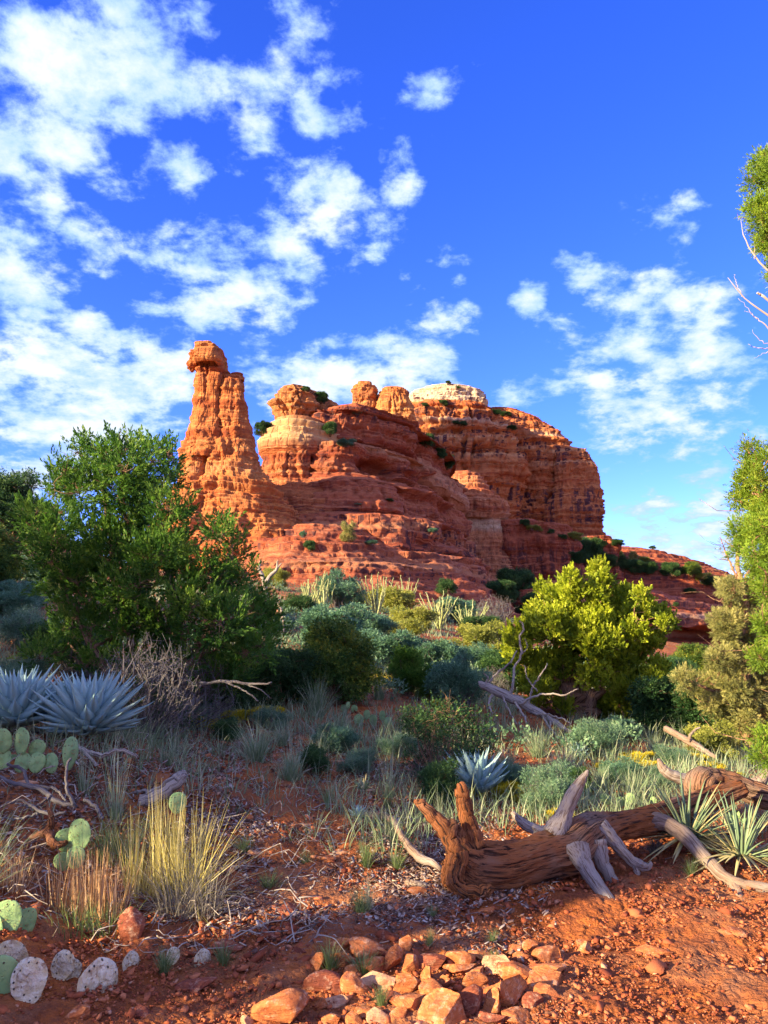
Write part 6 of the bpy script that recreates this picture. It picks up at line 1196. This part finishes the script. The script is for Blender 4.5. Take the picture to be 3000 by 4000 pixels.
pos = n.n('ShaderNodeTexCoord').outputs['Object']; c = n.ramp(tone, [(0, (0.17, 0.045, 0.026)), (.5, (0.34, 0.095, 0.042)), (.93, (0.45, 0.16, 0.075)), (1, (0.50, 0.30, 0.20))]); principled(n, c, .92, n.n('ShaderNodeBump', {'Strength': .6, 'Distance': .004, 'Height': n.noise(pos, 90, 4)}).outputs[0], .1)
tag(mesh_np('gravel', V, Q.reshape(-1, 4), m, None, False, None, np.repeat(r.uniform(0, 1, len(s)), 8)), kind='stuff')
# litter of bark, leaves and sticks under the plants
r = rs(901); n_ = 130000; x, y = polar_pts(r, n_, 3.6, 13); P = np.stack([x, y, x*0], -1)
m_l = sm(.4, -.6, x-.12*y+.6*perlin(P*.5+2))*sm(3.9, 4.6, y+.4*perlin(P*1.3)) + .25*sm(5.2, 7, y); keep = r.uniform(0, 1, n_) < sm(10, 6, y)*m_l*(.35+.8*sm(-.3, .3, perlin(P*1.4+8))); x, y = x[keep], y[keep]; rr = np.hypot(x, y); k = len(x)
L = r.uniform(.008, .035, k)*(.6+.07*rr); stick = r.uniform(0, 1, k) < .25; L = L*np.where(stick, 2.2, 1)
V, Q = chips(r, x, y, L, np.where(stick, .0035, L*r.uniform(.25, .6, k)), np.where(stick, .003, .0022), 1.5, .35, .7)
m, n = mat('litter'); tone = n.n('ShaderNodeAttribute', attribute_name='tone').outputs['Fac']; c = n.ramp(tone, [(0, (0.10, 0.055, 0.045)), (.45, (0.22, 0.13, 0.10)), (.75, (0.36, 0.28, 0.24)), (1, (0.50, 0.45, 0.41))]); principled(n, c, .9, None, .1)
tag(mesh_np('leaf_litter', V, Q.reshape(-1, 4), m, None, False, None, np.repeat(r.uniform(0, 1, k)**1.2, 8)), kind='stuff')
# thin grass all over the slope
r = rs(902); acc = Acc(); n_ = 8200; x, y = polar_pts(r, n_, 4.6, 30); P = np.stack([x, y, x*0], -1); g = sm(4.6, 7.0, y+.5*x*0+.8*perlin(P*.7)+.5*(x > 1)*0) * (.25+.75*sm(-.15, .35, perlin(P*.5+21)))
g = g*np.where((x > .3) & (y < 6.0), .12, 1); keep = r.uniform(0, 1, n_) < g; x, y = x[keep], y[keep]; z = hground(x, y)
for a, b_, c_ in zip(x, y, z):
    q = math.hypot(a, b_); blades(acc, r, 16, (a, b_, c_), 1, r.uniform(.08, .34)*(1+.02*q), .0030+.0006*q, .55, .8, (r.uniform(0, .5), 1), 3, .05+.01*q)
tag(acc.build('sparse_grass', L_pgrass), kind='stuff')
# low scrub covering the ground between the bushes further up
r = rs(903); acc = Acc(); n_ = 1500; x, y = polar_pts(r, n_, 8, 75, 36); P = np.stack([x, y, x*0], -1); keep = r.uniform(0, 1, n_) < sm(-.35, .3, perlin(P*.22+2))*sm(8, 14, y); x, y = x[keep], y[keep]; z = hground(x, y); q = np.hypot(x, y)
cen = np.stack([x, y, z+.10+.004*q], -1); rad = r.uniform(.10, .26, len(x))*(1+.018*q)
for k in range(len(x)): pass
nn = 46; cc = np.repeat(np.arange(len(x)), nn); sprays(acc, r, cen[cc], rad[cc], 1, .10, 6, .05, .026, .6, .7, .6, .5, 1.0)
tag(acc.build('low_scrub', L_sage), kind='stuff')

# tangle of dead twigs over the shaded bank at the left
r = rs(905); acc = Acc(); nn = 420; px = r.uniform(-60, 1250, nn); py = r.uniform(2930, 3330, nn) - .06*px*0
X = []; 
for a_, b_ in zip(px, py):
    k_ = raydir(a_, b_); t_ = -(CAMZ-.45)/k_[2] if k_[2] < -.05 else 5; X.append((k_[0]*t_, k_[1]*t_))
X = np.array(X); Z = hground(X[:, 0], X[:, 1]); P0 = np.stack([X[:, 0], X[:, 1], Z+.015], -1); az = r.uniform(0, 6.28, nn); L = r.uniform(.05, .34, nn)**1.0
P1 = P0+np.stack([np.cos(az)*L, np.sin(az)*L, r.uniform(-.005, .07, nn)], -1); twigs(acc, P0, P1, r.uniform(.0025, .0055, nn), .0015, r, .22, 5, .8, 5)
tag(acc.build('twig_litter', W_grey, None, True, True), kind='stuff')
